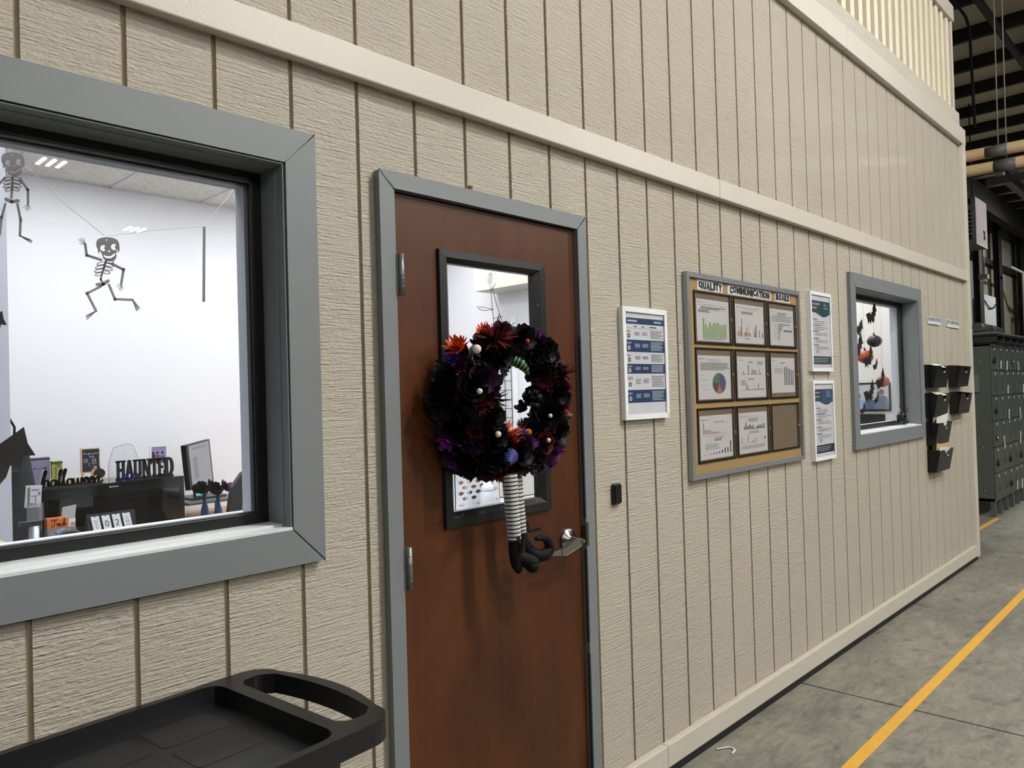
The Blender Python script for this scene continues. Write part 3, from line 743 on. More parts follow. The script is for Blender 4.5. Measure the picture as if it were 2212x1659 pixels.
# nine document sleeves
CX = [at(u, v, -.016).x for u, v in ((1498.5, 690), (1583.5, 690), (1583.5, 690), (1657.5, 690), (1658.5, 690), (1720.0, 690))]
colx = [(CX[0]+.004, CX[1]-.006), (CX[2]+.006, CX[3]-.004), (CX[4]+.004, CX[5]-.004)]
rowz = [(1.708, 1.944), (1.448, 1.692), (1.192, 1.436)]
rowz = [(at(1500, 742, -.016).z, 1.983), (at(1503.5, 871, -.016).z, at(1501, 750, -.016).z), (at(1509, 1003, -.016).z, at(1504.7, 883, -.016).z)]
SLV = glass_mat('sleeve_plastic', (.93, .92, .90), .06, 1.5, .10, (.55, .5, .45)); BORD = mat('sleeve_border', '#0d0d0e', .4); EYE = mat('brass_eyelet', '#b9a878', .3, .9)
BACKB = mat('sleeve_back', '#6d5a43', .6)
def sheet_content(p, r, c):
    rnd = random.Random(r*3+c)
    if (r, c) == (0, 0):
        p.logo(.04, .925, 1.2); p.text('Customers Worldwide October 2022 - September 2023', .06, .95, .855, .885, 'grey'); p.lines(.12, .93, .765, .83, 2, 'ink', seed=1); p.lines(.05, .4, .68, .75, 3, 'ink', seed=2)
        p.rect(.05, .97, .75, .753, 'grey')
        p.bars(.17, .92, .1, [.44, .30, .24, .35, .28, .36, .34, .36, .32, .31, .33, .335], 'green', .62); p.rect(.15, .96, .095, .1, 'grey'); p.lines(.17, .95, .03, .09, 2, 'grey', seed=3)
    elif (r, c) == (0, 1):
        p.logo(.05, .93, 1.2); p.text('NUMBER OF COMPLAINTS BY MONTH', .22, .80, .90, .925, 'grey'); p.text('October 2022 - September 2023', .30, .74, .85, .875, 'grey'); p.lines(.2, .74, .75, .82, 2, 'ink', seed=5)
        p.bars(.06, .72, .18, [.12, .26, .12, .24, .46, 0, .1, .1, .11, .22, .11, .34, .11, .08, 0, 0, 0, .22, .11, .12], ['red', 'yellow', 'red', 'red', 'red'], .55)
        p.bars(.68, .98, .18, [.30, 0, .18, 0, .12], ['legend', 'ink', 'orange', 'ink', 'dnavy'], .5); p.rect(.05, .98, .175, .178, 'grey'); p.lines(.3, .5, .1, .14, 1, 'grey')
    elif (r, c) == (0, 2):
        p.logo(.05, .92, 1.2); p.lines(.3, .72, .82, .92, 3, 'grey', seed=3); p.lines(.06, .96, .64, .82, 6, 'ink', seed=7, fill=.25)
        for k, h in enumerate((.52, .23, .17, .17, .10, .08, .07, .07, .07)):
            b = .58 - k*.052; p.rect(.32, .32+h, b-.010, b+.010, 'ink'); p.rect(.14, .29, b-.004, b+.004, 'grey')
        p.rect(.56, .92, .385, .435, 'legend'); p.text('Occurrence', .60, .88, .397, .423, 'paper')
    elif (r, c) == (1, 0):
        p.logo(.04, .92, 1.2); p.text('COMPLAINTS BY DEFECT', .28, .68, .89, .915, 'grey'); p.text('October 2022 - September 2023', .26, .72, .85, .873, 'grey'); p.lines(.06, .97, .66, .84, 6, 'ink', seed=9, fill=.35)
        for k in range(4): p.rect(.08, .08+.12*(1+k % 2), .55-k*.11, .556-k*.11, 'grey')
        cx_, cy_, rx, ry = .63, .36, .21, .24
        def wedge(a, b, col):
            q = [(cx_, cy_)] + [(cx_ + rx*math.sin(2*PI*(a+(b-a)*k/12)), cy_ + ry*math.cos(2*PI*(a+(b-a)*k/12))) for k in range(13)]
            p.poly(q, col, 0)
        wedge(0, .43, 'pieb'); wedge(.43, .57, 'orange'); wedge(.57, .76, 'piep'); wedge(.76, 1.0, 'pieg')
    elif (r, c) == (1, 1):
        p.logo(.07, .91, 1.2); p.lines(.38, .62, .84, .90, 2, 'grey', seed=2); p.lines(.70, .92, .80, .90, 4, 'grey', seed=3)
        p.bars(.1, .95, .56, [0, 0, .08, .03, 0, 0, .24, 0, .03, .15, .12, .11, .12, .02, 0, .13, .06, .01, 0, 0], ['ink', 'orange'], .5); p.rect(.08, .96, .556, .559, 'grey')
        p.lines(.36, .62, .42, .48, 2, 'grey', seed=5)
        p.bars(.1, .95, .18, [0, 0, .01, 0, .18, .10, .03, .02, .02, .03, .02, .04, .02, .03, .15, .02, .04, .02, .03, .02], ['ink', 'orange', 'ink'], .5); p.rect(.08, .96, .176, .179, 'grey')
        p.lines(.10, .28, .30, .42, 5, 'grey', seed=8)
    elif (r, c) == (1, 2):
        p.logo(.06, .92, 1.2); p.lines(.38, .66, .82, .88, 2, 'grey', seed=2); p.lines(.12, .5, .55, .70, 6, 'grey', seed=4, fill=.25)
        p.bars(.52, .95, .22, [.52, .54, .48, .47, .44, .43], 'dnavy', .42); p.rect(.5, .96, .216, .219, 'grey')
    elif (r, c) == (2, 0):
        p.logo(.05, .90, 1.5); p.text('TOTAL COMPLAINTS BY CUSTOMER', .42, .75, .84, .86, 'ink'); p.text('October 2022 - September 2023', .42, .75, .81, .828, 'ink')
        p.bars(.08, .90, .57, [.27, .12, .11, .10, .095, .05, .05, .05, .045, .04, .012, .012, .012, .012, .012, .01], 'red', .35)
        for k in range(16): p.poly([(.1+k*.051, .555), (.105+k*.051, .555), (.135+k*.051, .50), (.13+k*.051, .50)], 'grey')
        p.text('TOTAL COMPLAINTS', .42, .72, .47, .49, 'ink'); p.lines(.42, .72, .40, .46, 2, 'ink', seed=5); p.lines(.14, .60, .21, .35, 4, 'grey', seed=6, fill=.3)
        p.bars(.07, .97, .1, [.01, .01, .015, .03, .035, .045, .08, .115, .12, .27], 'ink', .4)
    elif (r, c) == (2, 1):
        p.logo(.06, .90, 1.5); p.text('2023 Non Control Complaints', .30, .68, .885, .91, 'grey'); p.lines(.32, .70, .76, .86, 3, 'grey', seed=3)
        p.bars(.16, .90, .58, [.08, .17, .07, .10, .12, .07, .10, .02, .03, .06, .09, .07, .10, .06, .12], 'slate', .7)
        p.lines(.34, .70, .47, .54, 2, 'grey', seed=4)
        p.bars(.06, .60, .24, [.17, .01, .02, .03, .01, .22, .01, .04, .07, .05, .10, .12], ['red', 'ink', 'grey', 'orange'], .3); p.rect(.88, .92, .3, .37, 'slate')
        p.lines(.06, .95, .10, .19, 5, 'grey', seed=9, fill=.3)
desc = {(0,0): 'green bar chart of customers', (0,1): 'red and yellow monthly bar chart', (0,2): 'horizontal black bar chart with blue tag', (1,0): 'coloured pie chart', (1,1): 'two small bar charts', (1,2): 'tall dark bar chart', (2,0): 'falling red bars and rising black bars', (2,1): 'grey bar charts and footnotes'}
for r in range(3):
    for c in range(3):
        xa, xb = colx[c]; za, zb = rowz[r]
        lab = 'clear document sleeve on the cork board holding a ' + desc[(r, c)] if (r, c) in desc else 'empty brown document sleeve in the lower right corner of the cork board'
        t = thing('document_sleeve', ((xa+xb)/2, -.013, za), lab, 'document sleeve', 'sleeves on the cork board')
        MB().box(xa, xb, -.0142, -.0132, za, zb).build('backing', BACKB, t)
        bo = .009
        b = MB(); b.box(xa, xb, -.0178, -.0143, zb-bo, zb); b.box(xa, xb, -.0178, -.0143, za, za+bo); b.box(xa, xa+bo, -.0178, -.0143, za+bo, zb-bo); b.box(xb-bo, xb, -.0178, -.0143, za+bo, zb-bo)
        b.box(xb-.030, xb-.022, -.0176, -.0143, za+bo, zb-bo)
        b.build('border', BORD, t)
        if (r, c) in desc:
            dx = random.Random(r*5+c).uniform(-.003, .003); bot = .014 if r != 1 or c != 2 else .03
            q0, q1, s0, s1 = xa+.020+dx, xb-.036+dx, za+bot, zb-.034
            MB().box(q0, q1, -.0152, -.0145, s0, s1).build('paper_sheet', PAPER, t)
            p = Sheet(q0, q1, s0, s1, -.0153); sheet_content(p, r, c); p.build(t)
        g = MB(); nx, nz = 5, 8; vs = []
        for k in range(nz+1):
            for i in range(nx+1):
                vs.append((xa+.006+(xb-xa-.012)*i/nx, -.0168 + .0007*math.sin(i*1.7+k*.9+r*2+c), za+.006+(zb-za-.012)*k/nz))
        g.add(vs, [(k*(nx+1)+i, k*(nx+1)+i+1, (k+1)*(nx+1)+i+1, (k+1)*(nx+1)+i) for k in range(nz) for i in range(nx)], 0, True)
        g.build('clear_cover', SLV, t)
        MB().lathe([(.0035, -.0005), (.007, -.0015), (.007, .001)], (xb-.013, -.0182, (za+zb)/2), (0, 1, 0), 10).build('eyelet', EYE, t)

# card reader
t = thing('card_reader', (2.397, 0, 1.121), 'small black card reader on the siding right of the door lever', 'card reader')
MB().box(2.372, 2.423, -.016, 0, 1.121, 1.202).build('body', BLACK, t, bevel=.009, seg=4)
MB().box(2.378, 2.417, -.019, -.016, 1.128, 1.195).build('front_cover', mat('gloss_black', '#08080a', .15), t, bevel=.006, seg=3)

# form signs
for st, xa, xb, za, zb, lab in (('BLANK FORMS', 6.492, 6.845, 2.0, 2.059, 'white paper label reading BLANK FORMS above the wall pockets'), ('RETURN FORMS', 7.015, 7.40, 1.998, 2.058, 'white paper label reading RETURN FORMS next to the corner trim')):
    t = thing('paper_label', ((xa+xb)/2, 0, za), lab, 'label', 'form labels')
    g = MB(); nx = 8
    for i in range(nx):
        f = lambda k: -.004 - .006*math.sin(PI*k/nx)
        a, b = xa+(xb-xa)*i/nx, xa+(xb-xa)*(i+1)/nx
        g.quad((a, f(i), za), (b, f(i+1), za), (b, f(i+1), zb), (a, f(i), zb))
    g.build('paper', PAPER, t)
    tm = MB(); vs, fs, asp = text2d(st, 0.0)
    tm.add([(xa+(xb-xa)*(.04+.92*p_[0]), -.0055-.006*math.sin(PI*(.04+.92*p_[0])), za+(zb-za)*(.42+.5*p_[1])) for p_ in vs], fs)
    tm.build('lettering', mat('dark_blue_ink', '#2b3340', .6), t)

# wall pockets
SMOKE = glass_mat('smoky_plastic', (.07, .06, .05), .15, 1.45, .6, (.010, .010, .011))
MANILA = mat('manila', '#cdbf9d', .7); BLUEW = mat('office_paper', '#d9d8d2', .7)
def pocket(label, x0, z0, wdt=.345, h=.165, papers=0, flat=False):
    x1 = x0+wdt; dt, db = .088, .058
    t = thing('wall_pocket', ((x0+x1)/2, 0, z0), label, 'wall pocket', 'wall pockets for forms')
    def side(x): return [(x, 0, z0), (x, -db, z0+.004), (x, -dt, z0+h), (x, 0, z0+h+.012)]
    b = MB(); th = .003
    for x in (x0, x1-th):
        s0 = side(x); s1 = [(q[0]+th, q[1], q[2]) for q in s0]
        b.add(s0+s1, [(0,1,2,3),(7,6,5,4),(0,4,5,1),(1,5,6,2),(2,6,7,3),(3,7,4,0)])
    b.box(x0, x1, -.003, 0, z0, z0+h+.012); b.box(x0, x1, -db, 0, z0, z0+.003)
    b.build('shell', SMOKE, t)
    # front with a dip in its top edge
    top = [(1, 1.0), (.78, 1.0), (.70, .93), (.64, .82), (.50, .80), (.42, .86), (.36, .96), (.30, 1.0), (0, 1.0)]
    poly = [(0, 0), (1, 0)] + top
    MB().plate([poly], lambda a, c: (x0+wdt*a, -(db+(dt-db)*c), z0+.003+(h-.003)*c), (0, -.003, 0)).build('front', SMOKE, t)
    MB().box(x0+wdt*.50, x0+wdt*.63, -.089, -.0865, z0+h*.68, z0+h*.76).build('label_holder', mat('label_strip', '#8f918f', .5), t)
    r = random.Random(int(z0*1000)+int(x0*10))
    for k in range(papers):
        y0 = -.012 - .009*k; hh = h + .022 + r.uniform(.0, .035); tilt = r.uniform(-.03, .05); xa = x0+.03+r.uniform(0, .04); xb = x1-.02+r.uniform(-.02, .05)
        col = [BLUEW, MANILA, BLUEW, mat('tan_folder', '#c7a67e', .7)][k % 4]
        pm = MB(); pm.add([(xa, y0, z0+.01), (xb-.05, y0, z0+.01), (xb, y0-.022, z0+hh+tilt), (xa-.01, y0-.022, z0+hh), (xa, y0-.002, z0+.01), (xb-.05, y0-.002, z0+.01), (xb, y0-.024, z0+hh+tilt), (xa-.01, y0-.024, z0+hh)],
                         [(0,1,2,3),(7,6,5,4),(0,4,5,1),(1,5,6,2),(2,6,7,3),(3,7,4,0)])
        o = pm.build('file_folder', col, None, label='paper folder number %d from the wall in the %s' % (k+1, label.split(' wall pocket')[0].replace('smoky black ', '') + ' wall pocket'), cat='folder', group='papers in the wall pockets')
        o['label'] = ('backmost', 'second', 'third', 'fourth', 'fifth', 'frontmost')[k] + ' paper folder standing in the ' + label.replace('smoky black ', '').split(',')[0]
    if flat:
        o = MB().add([(x0+.11, -.01, z0+h+.02), (x1-.02, -.01, z0+h+.02), (x1-.01, -.07, z0+h-.01), (x0+.12, -.07, z0+h-.01), (x0+.11, -.01, z0+h+.018), (x1-.02, -.01, z0+h+.018), (x1-.01, -.07, z0+h-.012), (x0+.12, -.07, z0+h-.012)],
                     [(0,1,2,3),(7,6,5,4),(0,4,5,1),(1,5,6,2),(2,6,7,3),(3,7,4,0)]).build('form_sheets', BLUEW, None, label='folded white form sheets lying in the ' + label.replace('smoky black ', '').split(',')[0], cat='papers', group='papers in the wall pockets')
pocket('smoky black top left wall pocket', 6.375, 1.508, flat=True)
pocket('smoky black top right wall pocket, at the corner trim', 7.015, 1.508)
pocket('smoky black second row left wall pocket', 6.362, 1.293, flat=True)
pocket('smoky black second row right wall pocket, at the corner trim', 7.022, 1.287)
pocket('smoky black third row wall pocket', 6.362, 1.078, .36, papers=5)
pocket('smoky black lowest wall pocket', 6.372, .872, .36, papers=5)

# ================================================================== WREATH
wr = thing('wreath', (1.78, -.02, 1.29), 'dark Halloween wreath of black and purple flowers with striped witch legs', 'wreath')
WCX, WCZ, WR, WT = 1.772, 1.530, .180, .070
ringp = [(WCX + WR*math.cos(2*PI*i/40), -.078, WCZ + WR*math.sin(2*PI*i/40)) for i in range(40)]
FB = lambda n, c, r=.6: mat(n, c, r, var=.25, scale=60, spec=.25)
MB().tube(ringp, .056, 12, closed=True).build('ring_base', FB('black_straw', '#070708', .8), wr)
def petal(mb, ang, L, Wd, tilt, cup, tip=.2, z0=0.0, nl=4, nw=2, twist=0.0):
    """petal from the centre outward, tilt 0 = flat, 1 = upright; local +z is the flower's face"""
    ca, sa = math.cos(ang), math.sin(ang); vs = []
    for i in range(nl+1):
        s = i/nl; r = L*s*math.cos(tilt*PI/2 + cup*(s-.5)); h = z0 + L*s*math.sin(tilt*PI/2 + cup*(s-.5))
        wd = Wd*max(.05, math.sin(PI*(.10+.80*s)))**.55 if tip > .3 else Wd*math.sin(PI*min(.97, .12+.85*s))**.7
        for j in range(-nw, nw+1):
            q = j/nw*wd/2; hh = h + abs(j/nw)**2*wd*.15 + twist*q
            vs.append((ca*r - sa*q, sa*r + ca*q, hh))
    k = 2*nw+1
    mb.add(vs, [(i*k+j, i*k+j+1, (i+1)*k+j+1, (i+1)*k+j) for i in range(nl) for j in range(k-1)], 0, True)
def proto(kind):
    r = random.Random(hash(kind) % 1000 if False else {'rose': 1, 'dahlia': 2, 'feather': 3, 'leaves': 4, 'lily': 5, 'berries': 6}[kind]); b = MB()
    if kind == 'rose':
        for k, (n_, L, Wd, ti, cu) in enumerate(((6, 1.0, .95, .12, .5), (5, .8, .85, .4, .5), (5, .58, .65, .62, .4), (3, .4, .45, .8, .2))):
            for i in range(n_): petal(b, 2*PI*i/n_ + k*.5 + r.uniform(-.15, .15), L*r.uniform(.9, 1.1), Wd, ti, cu, .55)
    elif kind == 'dahlia':
        for k, (n_, L, Wd, ti) in enumerate(((14, 1.0, .26, .1), (12, .85, .24, .35), (10, .65, .2, .58), (6, .45, .16, .8))):
            for i in range(n_): petal(b, 2*PI*i/n_ + k*.2 + r.uniform(-.1, .1), L*r.uniform(.85, 1.1), Wd, ti, .5, .12, nl=3, nw=1)
    elif kind == 'feather':
        for i in range(34):
            petal(b, r.uniform(0, 2*PI), r.uniform(.7, 1.15), r.uniform(.06, .14), r.uniform(.05, .75), r.uniform(-.3, .5), .05, nl=3, nw=1, twist=r.uniform(-.5, .5))
    elif kind == 'leaves':
        for i in range(4): petal(b, 2*PI*i/4 + r.uniform(-.3, .3), r.uniform(.8, 1.1), .5, r.uniform(.0, .25), .3, .08, nl=4, nw=1)
    elif kind == 'lily':
        for k in range(2):
            for i in range(5): petal(b, 2*PI*i/5 + k*.6, 1.0-.25*k, .62, .15+.3*k, .6, .35)
    elif kind == 'berries':
        for i in range(9):
            a = r.uniform(0, 2*PI); q = r.uniform(.1, .75); b.sphere((q*math.cos(a), q*math.sin(a), r.uniform(.1, .5)), r.uniform(.2, .3), 8, 6)
    me_o = b.build('proto', BLACKM); me = me_o.data
    for v in me.vertices: v.co += Vector(me_o.location)
    bpy.data.objects.remove(me_o); return me
PROTO = {k: proto(k) for k in ('rose', 'dahlia', 'feather', 'leaves', 'lily', 'berries')}
WC = dict(black=FB('black_silk', '#0a0a0c', .55), navy=FB('midnight_silk', '#0f0f1a', .6), grey=FB('grey_silk', '#3a3b3e', .6), orange=FB('orange_silk', '#d4481c', .6), orange2=FB('burnt_orange_feather', '#c4561d', .65),
          red=FB('wine_feather', '#5c0f18', .6), crimson=FB('crimson_silk', '#4a0c16', .6), purple=FB('purple_silk', '#4a1a5c', .6), plum=FB('plum_silk', '#2c0f2e', .6), violet=FB('violet_silk', '#46208a', .6),
          magenta=FB('magenta_silk', '#6d1f78', .5), gold=mat('gold_glitter', '#a8711c', .3, .7), silver=mat('black_sequin', '#2a2c2e', .2, .6, var=.6, scale=90), gloss=mat('black_bead', '#060607', .1))
PN = dict(rose='rose', dahlia='dahlia', feather='feather_puff', leaves='leaf_sprig', lily='lily', berries='berry_cluster')
def flower(u, v, kind, col, rpx, push=0.0):
    p = at(u, v, -.115); dx, dz = p.x-WCX, p.z-WCZ; rad = math.hypot(dx, dz) or 1e-6
    d = max(-1, min(1, (rad-WR)/(WT+.01))); fy = math.sqrt(max(0, 1-d*d))
    nrm = Vector((dx/rad*d, -max(.35, fy), dz/rad*d)).normalized()
    pos = Vector((WCX + dx/rad*(WR + d*WT), -.078 - fy*WT*.75, WCZ + dz/rad*(WR + d*WT)))
    pos = Vector((p.x, pos.y, p.z)) + nrm*push
    o = bpy.data.objects.new(PN[kind], PROTO[kind]); COL.objects.link(o); o.parent = wr
    o.location = pos - wloc(wr); s_ = rpx/688.0
    o.rotation_mode = 'QUATERNION'
    q = Vector((0, 0, 1)).rotation_difference(nrm)
    from mathutils import Quaternion
    o.rotation_quaternion = q @ Quaternion((0, 0, 1), random.uniform(0, 6.28))
    o.scale = (s_, s_, s_)
    o.material_slots[0].link = 'OBJECT'; o.material_slots[0].material = WC[col]
FL = [(1007,748,'dahlia','orange',30), (1066,732,'feather','red',50), (1054,718,'dahlia','orange',24), (1080,716,'rose','plum',24), (1118,730,'rose','black',34), (1151,724,'lily','magenta',15), (1160,733,'lily','purple',17),
      (1166,756,'rose','black',34), (998,776,'dahlia','violet',22), (1030,782,'berries','gloss',24), (1078,790,'lily','grey',24), (1074,818,'rose','grey',18), (1032,818,'rose','plum',36), (1045,806,'lily','magenta',17), (984,822,'rose','black',34), (1070,765,'rose','black',36), (1098,760,'feather','crimson',28),
      (1183,776,'lily','grey',20), (1206,812,'feather','red',38), (1212,838,'dahlia','crimson',22), (1160,800,'rose','navy',30), (1172,815,'dahlia','crimson',28), (1172,862,'berries','silver',32), (1196,850,'rose','black',28), (1178,900,'rose','black',40), (1148,882,'lily','black',20),
      (1208,880,'dahlia','red',22), (1195,930,'rose','black',32), (1166,958,'rose','crimson',28), (1190,972,'dahlia','purple',30), (1150,922,'dahlia','crimson',22), (1130,955,'rose','purple',30), (1108,975,'rose','black',40), (1094,938,'feather','orange2',38), (1100,950,'dahlia','orange2',28),
      (1058,945,'rose','navy',34), (1012,962,'lily','purple',32), (986,954,'lily','magenta',22), (1018,990,'rose','black',40), (1000,1002,'lily','purple',15), (1042,1008,'lily','plum',32), (1078,1018,'dahlia','red',28), (1100,1026,'dahlia','crimson',22), (986,868,'dahlia','crimson',24), (1026,860,'dahlia','gold',14),
      (1000,905,'rose','black',42), (1052,900,'rose','black',34), (1030,880,'feather','crimson',26), (1058,862,'feather','black',40), (974,905,'leaves','black',26), (1140,1006,'lily','grey',22), (1162,998,'rose','plum',26), (1150,990,'rose','navy',26), (1000,930,'rose','navy',30), (978,880,'leaves','black',30),
      (1190,800,'leaves','black',28), (1125,700+62,'leaves','black',26), (975,790,'leaves','black',20), (1060,985,'rose','black',34), (1035,1020,'leaves','black',28), (1120,1012,'leaves','black',26), (1210,905,'leaves','black',24), (1204,955,'leaves','black',24), (1090,705+60,'rose','black',26), (1150,765,'rose','navy',30),
      (966,850,'rose','black',28), (1016,840,'rose','black',32), (1050,845,'rose','plum',28), (1172,852,'rose','black',26), (1155,930,'rose','black',30), (1080,990,'rose','plum',26), (1185,1000,'dahlia','purple',22), (965,930,'leaves','black',22), (1225,860,'leaves','black',18), (1045,735,'leaves','black',22)]
for f in FL: flower(*f)
rf = random.Random(5); cnt = 0
while cnt < 120:      # dark filling flowers all round the ring
    u = rf.uniform(962, 1216); v = rf.uniform(708, 1028)
    if ((u-1089)/122)**2 + ((v-868)/155)**2 > 1: continue
    if ((u-1106)/66)**2 + ((v-858)/98)**2 < 1: continue
    flower(u, v, rf.choice(['rose', 'rose', 'lily', 'dahlia', 'leaves']), rf.choice(['black', 'black', 'black', 'black', 'navy', 'plum', 'crimson', 'purple', 'grey', 'red']), rf.uniform(20, 32), -.012); cnt += 1
def bead(name, u, v, rpx, m, y=-.165):
    p = at(u, v, y); MB().sphere(p, rpx/688, 14, 10).build(name, m, wr)
CREAM = mat('cream_bead', '#d9cfc0', .35)
for u, v, r in ((1030, 754, 9), (1036, 845, 6), (1076, 938, 6.5), (1185, 951, 5), (1189, 898, 4.5)): bead('eyeball_bead', u, v, r, CREAM)
bead('amber_bead', 1142, 933, 7, mat('amber', '#a8660c', .2)); bead('red_bead', 1139, 737, 5, mat('red_bead', '#c02a18', .2)); bead('black_bead', 1131, 948, 4, WC['gloss'])
def horn(pxs, rs, c1, c2):
    P = smooth2d([tuple(at(u, v, y)) for u, v, y in pxs], 8) if False else None
    pts = []
    K = [Vector(at(u, v, y)) for u, v, y in pxs]
    for i in range(len(K)-1):
        for j in range(8): pts.append(K[i].lerp(K[i+1], j/8))
    pts.append(K[-1]); nn = len(pts); rad = []
    for i in range(nn):
        t_ = i/(nn-1)*(len(rs)-1); a = int(min(t_, len(rs)-2)); rad.append((rs[a]+(rs[a+1]-rs[a])*(t_-a))/688*(1+.10*math.sin(i*1.6)))
    MB().tube(pts, rad, 12, ringmat=lambda i: (i//2) % 2).build('striped_horn', [c1, c2], wr)
horn([(1110,780,-.15), (1124,786,-.165), (1134,796,-.17), (1141,810,-.165)], [11, 11, 8, 3], mat('green_felt', '#3f8a4c', .6), WC['black'])
horn([(1102,985,-.15), (1100,990,-.165), (1099,996,-.18), (1098,1001,-.195)], [16, 13, 9, 4], mat('blue_felt', '#2d3480', .6), WC['black'])
horn([(1202,902,-.10), (1214,900,-.11), (1226,898,-.12), (1239,896,-.125)], [13, 11, 7, 2], mat('tan_felt', '#9a6a3a', .6), WC['black'])
# twine and hook
TW = mat('jute_twine', '#7d6a55', .9)
def tw(pts, r=.0011): MB().tube([at(u, v, y) for u, v, y in pts], r, 6).build('twine', TW, wr)
tw([(1060, 626, -.018), (1063, 660, -.02), (1066, 690, -.03), (1067, 715, -.06)]); tw([(1064, 625, -.018), (1072, 655, -.02), (1081, 684, -.025), (1090, 712, -.06)])
tw([(1064, 668, -.02), (1048, 671, -.022), (1036, 669, -.022), (1031, 663, -.022), (1040, 663, -.022), (1064, 668, -.02)]); tw([(1064, 689, -.022), (1074, 686, -.022), (1082, 683, -.022), (1078, 691, -.022)])
tw([(1060, 626, -.018), (1063, 622, -.022), (1068, 618, -.02), (1069, 612, -.018)])
for u, v in ((1064, 669), (1082, 684)): MB().sphere(at(u, v, -.021), .003, 8, 6).build('knot', TW, wr)
# striped legs
STW = mat('white_stocking', '#c9c9c9', .7); STB = mat('black_stocking', '#0d0d0e', .7)
def leg(pa, pb, ra, rb, per=.0118):
    A, B = Vector(at(*pa)), Vector(at(*pb)); Ln = (B-A).length; pts = []; rad = []; mm = []
    d = 0.0
    while d < Ln:
        for seg, mi in ((per*.36, 1), (per*.64, 0)):
            pts.append(A.lerp(B, min(1, d/Ln))); t_ = min(1, d/Ln); rad.append(ra+(rb-ra)*t_); mm.append(mi); d += seg
            if mi == 0: pts.append(A.lerp(B, min(1, (d-seg/2)/Ln))); rad.append((ra+(rb-ra)*t_)*1.02); mm.append(0)
    pts.append(B); rad.append(rb)
    MB().tube(pts, rad, 16, ringmat=lambda i: mm[i]).build('striped_leg', [STW, STB], wr)
leg((1100, 1022, -.125), (1112, 1167, -.135), .0245, .0195); leg((1113, 1022, -.09), (1126, 1150, -.095), .0205, .0175)
VEL = mat('black_velvet', '#060607', .7, spec=.25, var=.3, scale=40, bump=.4, bscale=60, bdist=.004)
def skin(name, chains, m=VEL):
    b = MB()
    for ch in chains:
        P_ = [Vector(at(u, v, y)) for u, v, y, r in ch]; R_ = [r/688 for *_, r in ch]; pts = []; rad = []
        for i in range(len(P_)-1):
            p0, p1, p2, p3 = P_[max(i-1, 0)], P_[i], P_[i+1], P_[min(i+2, len(P_)-1)]
            for j in range(5):
                t_ = j/5; pts.append(.5*((2*p1)+(p2-p0)*t_+(2*p0-5*p1+4*p2-p3)*t_*t_+(3*p1-p0-3*p2+p3)*t_**3)); rad.append(R_[i]+(R_[i+1]-R_[i])*t_)
        pts.append(P_[-1]); rad.append(R_[-1])
        b.tube(pts, rad, 14); b.sphere(pts[-1], rad[-1]*1.0, 12, 8); b.sphere(pts[0], rad[0]*1.0, 12, 8)
    return b.build(name, m, wr)
skin('boot', [[(1112,1166,-.135,13.5), (1113,1190,-.137,14), (1115,1215,-.138,12), (1120,1230,-.139,9)], [(1118,1200,-.138,13), (1133,1208,-.15,15), (1147,1216,-.165,17.5), (1150,1222,-.17,15)]])
skin('boot', [[(1126,1149,-.095,12), (1130,1165,-.097,12), (1140,1185,-.10,12), (1158,1198,-.11,13), (1176,1198,-.12,14), (1187,1184,-.125,12), (1183,1168,-.128,10), (1172,1161,-.13,8), (1160,1164,-.13,5)]])
rb = MB()
for pts in (((1140,1148,-.11), (1154,1145,-.115), (1168,1142,-.115)), ((1138,1150,-.11), (1141,1135,-.112), (1136,1128,-.11))):
    P_ = [at(*q) for q in pts]
    for a, c in zip(P_[:-1], P_[1:]): rb.bar(a, c, .002, .010, side=(0, 0, 1))
rb.build('ribbon', WC['black'], wr)
rb = MB()
for a, c in (((1118,1160,-.16), (1132,1185,-.165)), ((1132,1165,-.165), (1130,1195,-.17))): rb.bar(at(*a), at(*c), .012, .003, side=(0, 1, 0))
rb.build('ribbon', WC['black'], wr)
hk = thing('suction_hook', tuple(at(1058, 610, .004)), 'clear plastic suction hook stuck on the door glass', 'hook')
CLR = glass_mat('clear_plastic', (.93, .94, .95), .05, 1.5, .12, (.8, .8, .82))
p = at(1056, 600, .004); MB().lathe([(0, -.004), (.012, -.004), (.019, -.001), (.019, .0)], p, (0, 1, 0), 18).build('suction_cup', CLR, hk)
P_ = [at(1058, 592, -.004), at(1059, 612, -.010), at(1060, 626, -.014), at(1063, 630, -.022), at(1066, 622, -.026)]
MB().tube(P_, [.007, .006, .004, .003, .0025], 8).build('hook', CLR, hk)

# ================================================================== CART
CT = mat('black_cart_plastic', '#101114', .36, var=.12, scale=14, bump=.15, bscale=300, bdist=.0006)
CT2 = mat('cart_tray_pad', '#191b1d', .5, var=.1, scale=14)
ct_a = math.radians(4.0); CE = Vector((math.cos(ct_a), math.sin(ct_a), 0)); CNn = Vector((-math.sin(ct_a), math.cos(ct_a), 0)); CO = Vector((.945, -.262, 0))
def cp(a, b, z): return CO - CE*a + CNn*b + Vector((0, 0, z))
cart = thing('utility_cart', tuple(cp(.5, 0, 0)), 'black plastic utility cart with a curved push handle under the window', 'cart')
ZT = .92; HW = .238
def arcpts(c, r, a0, a1, n): return [(c[0]+r*math.cos(a0+(a1-a0)*i/n), c[1]+r*math.sin(a0+(a1-a0)*i/n)) for i in range(n+1)]
outer = []
for i in range(11):
    b_ = -.17 + .34*i/10; outer.append((-.030*(1-(b_/.17)**2), b_))
outer += arcpts((.062, .176), .062, PI, PI/2, 6)[1:]
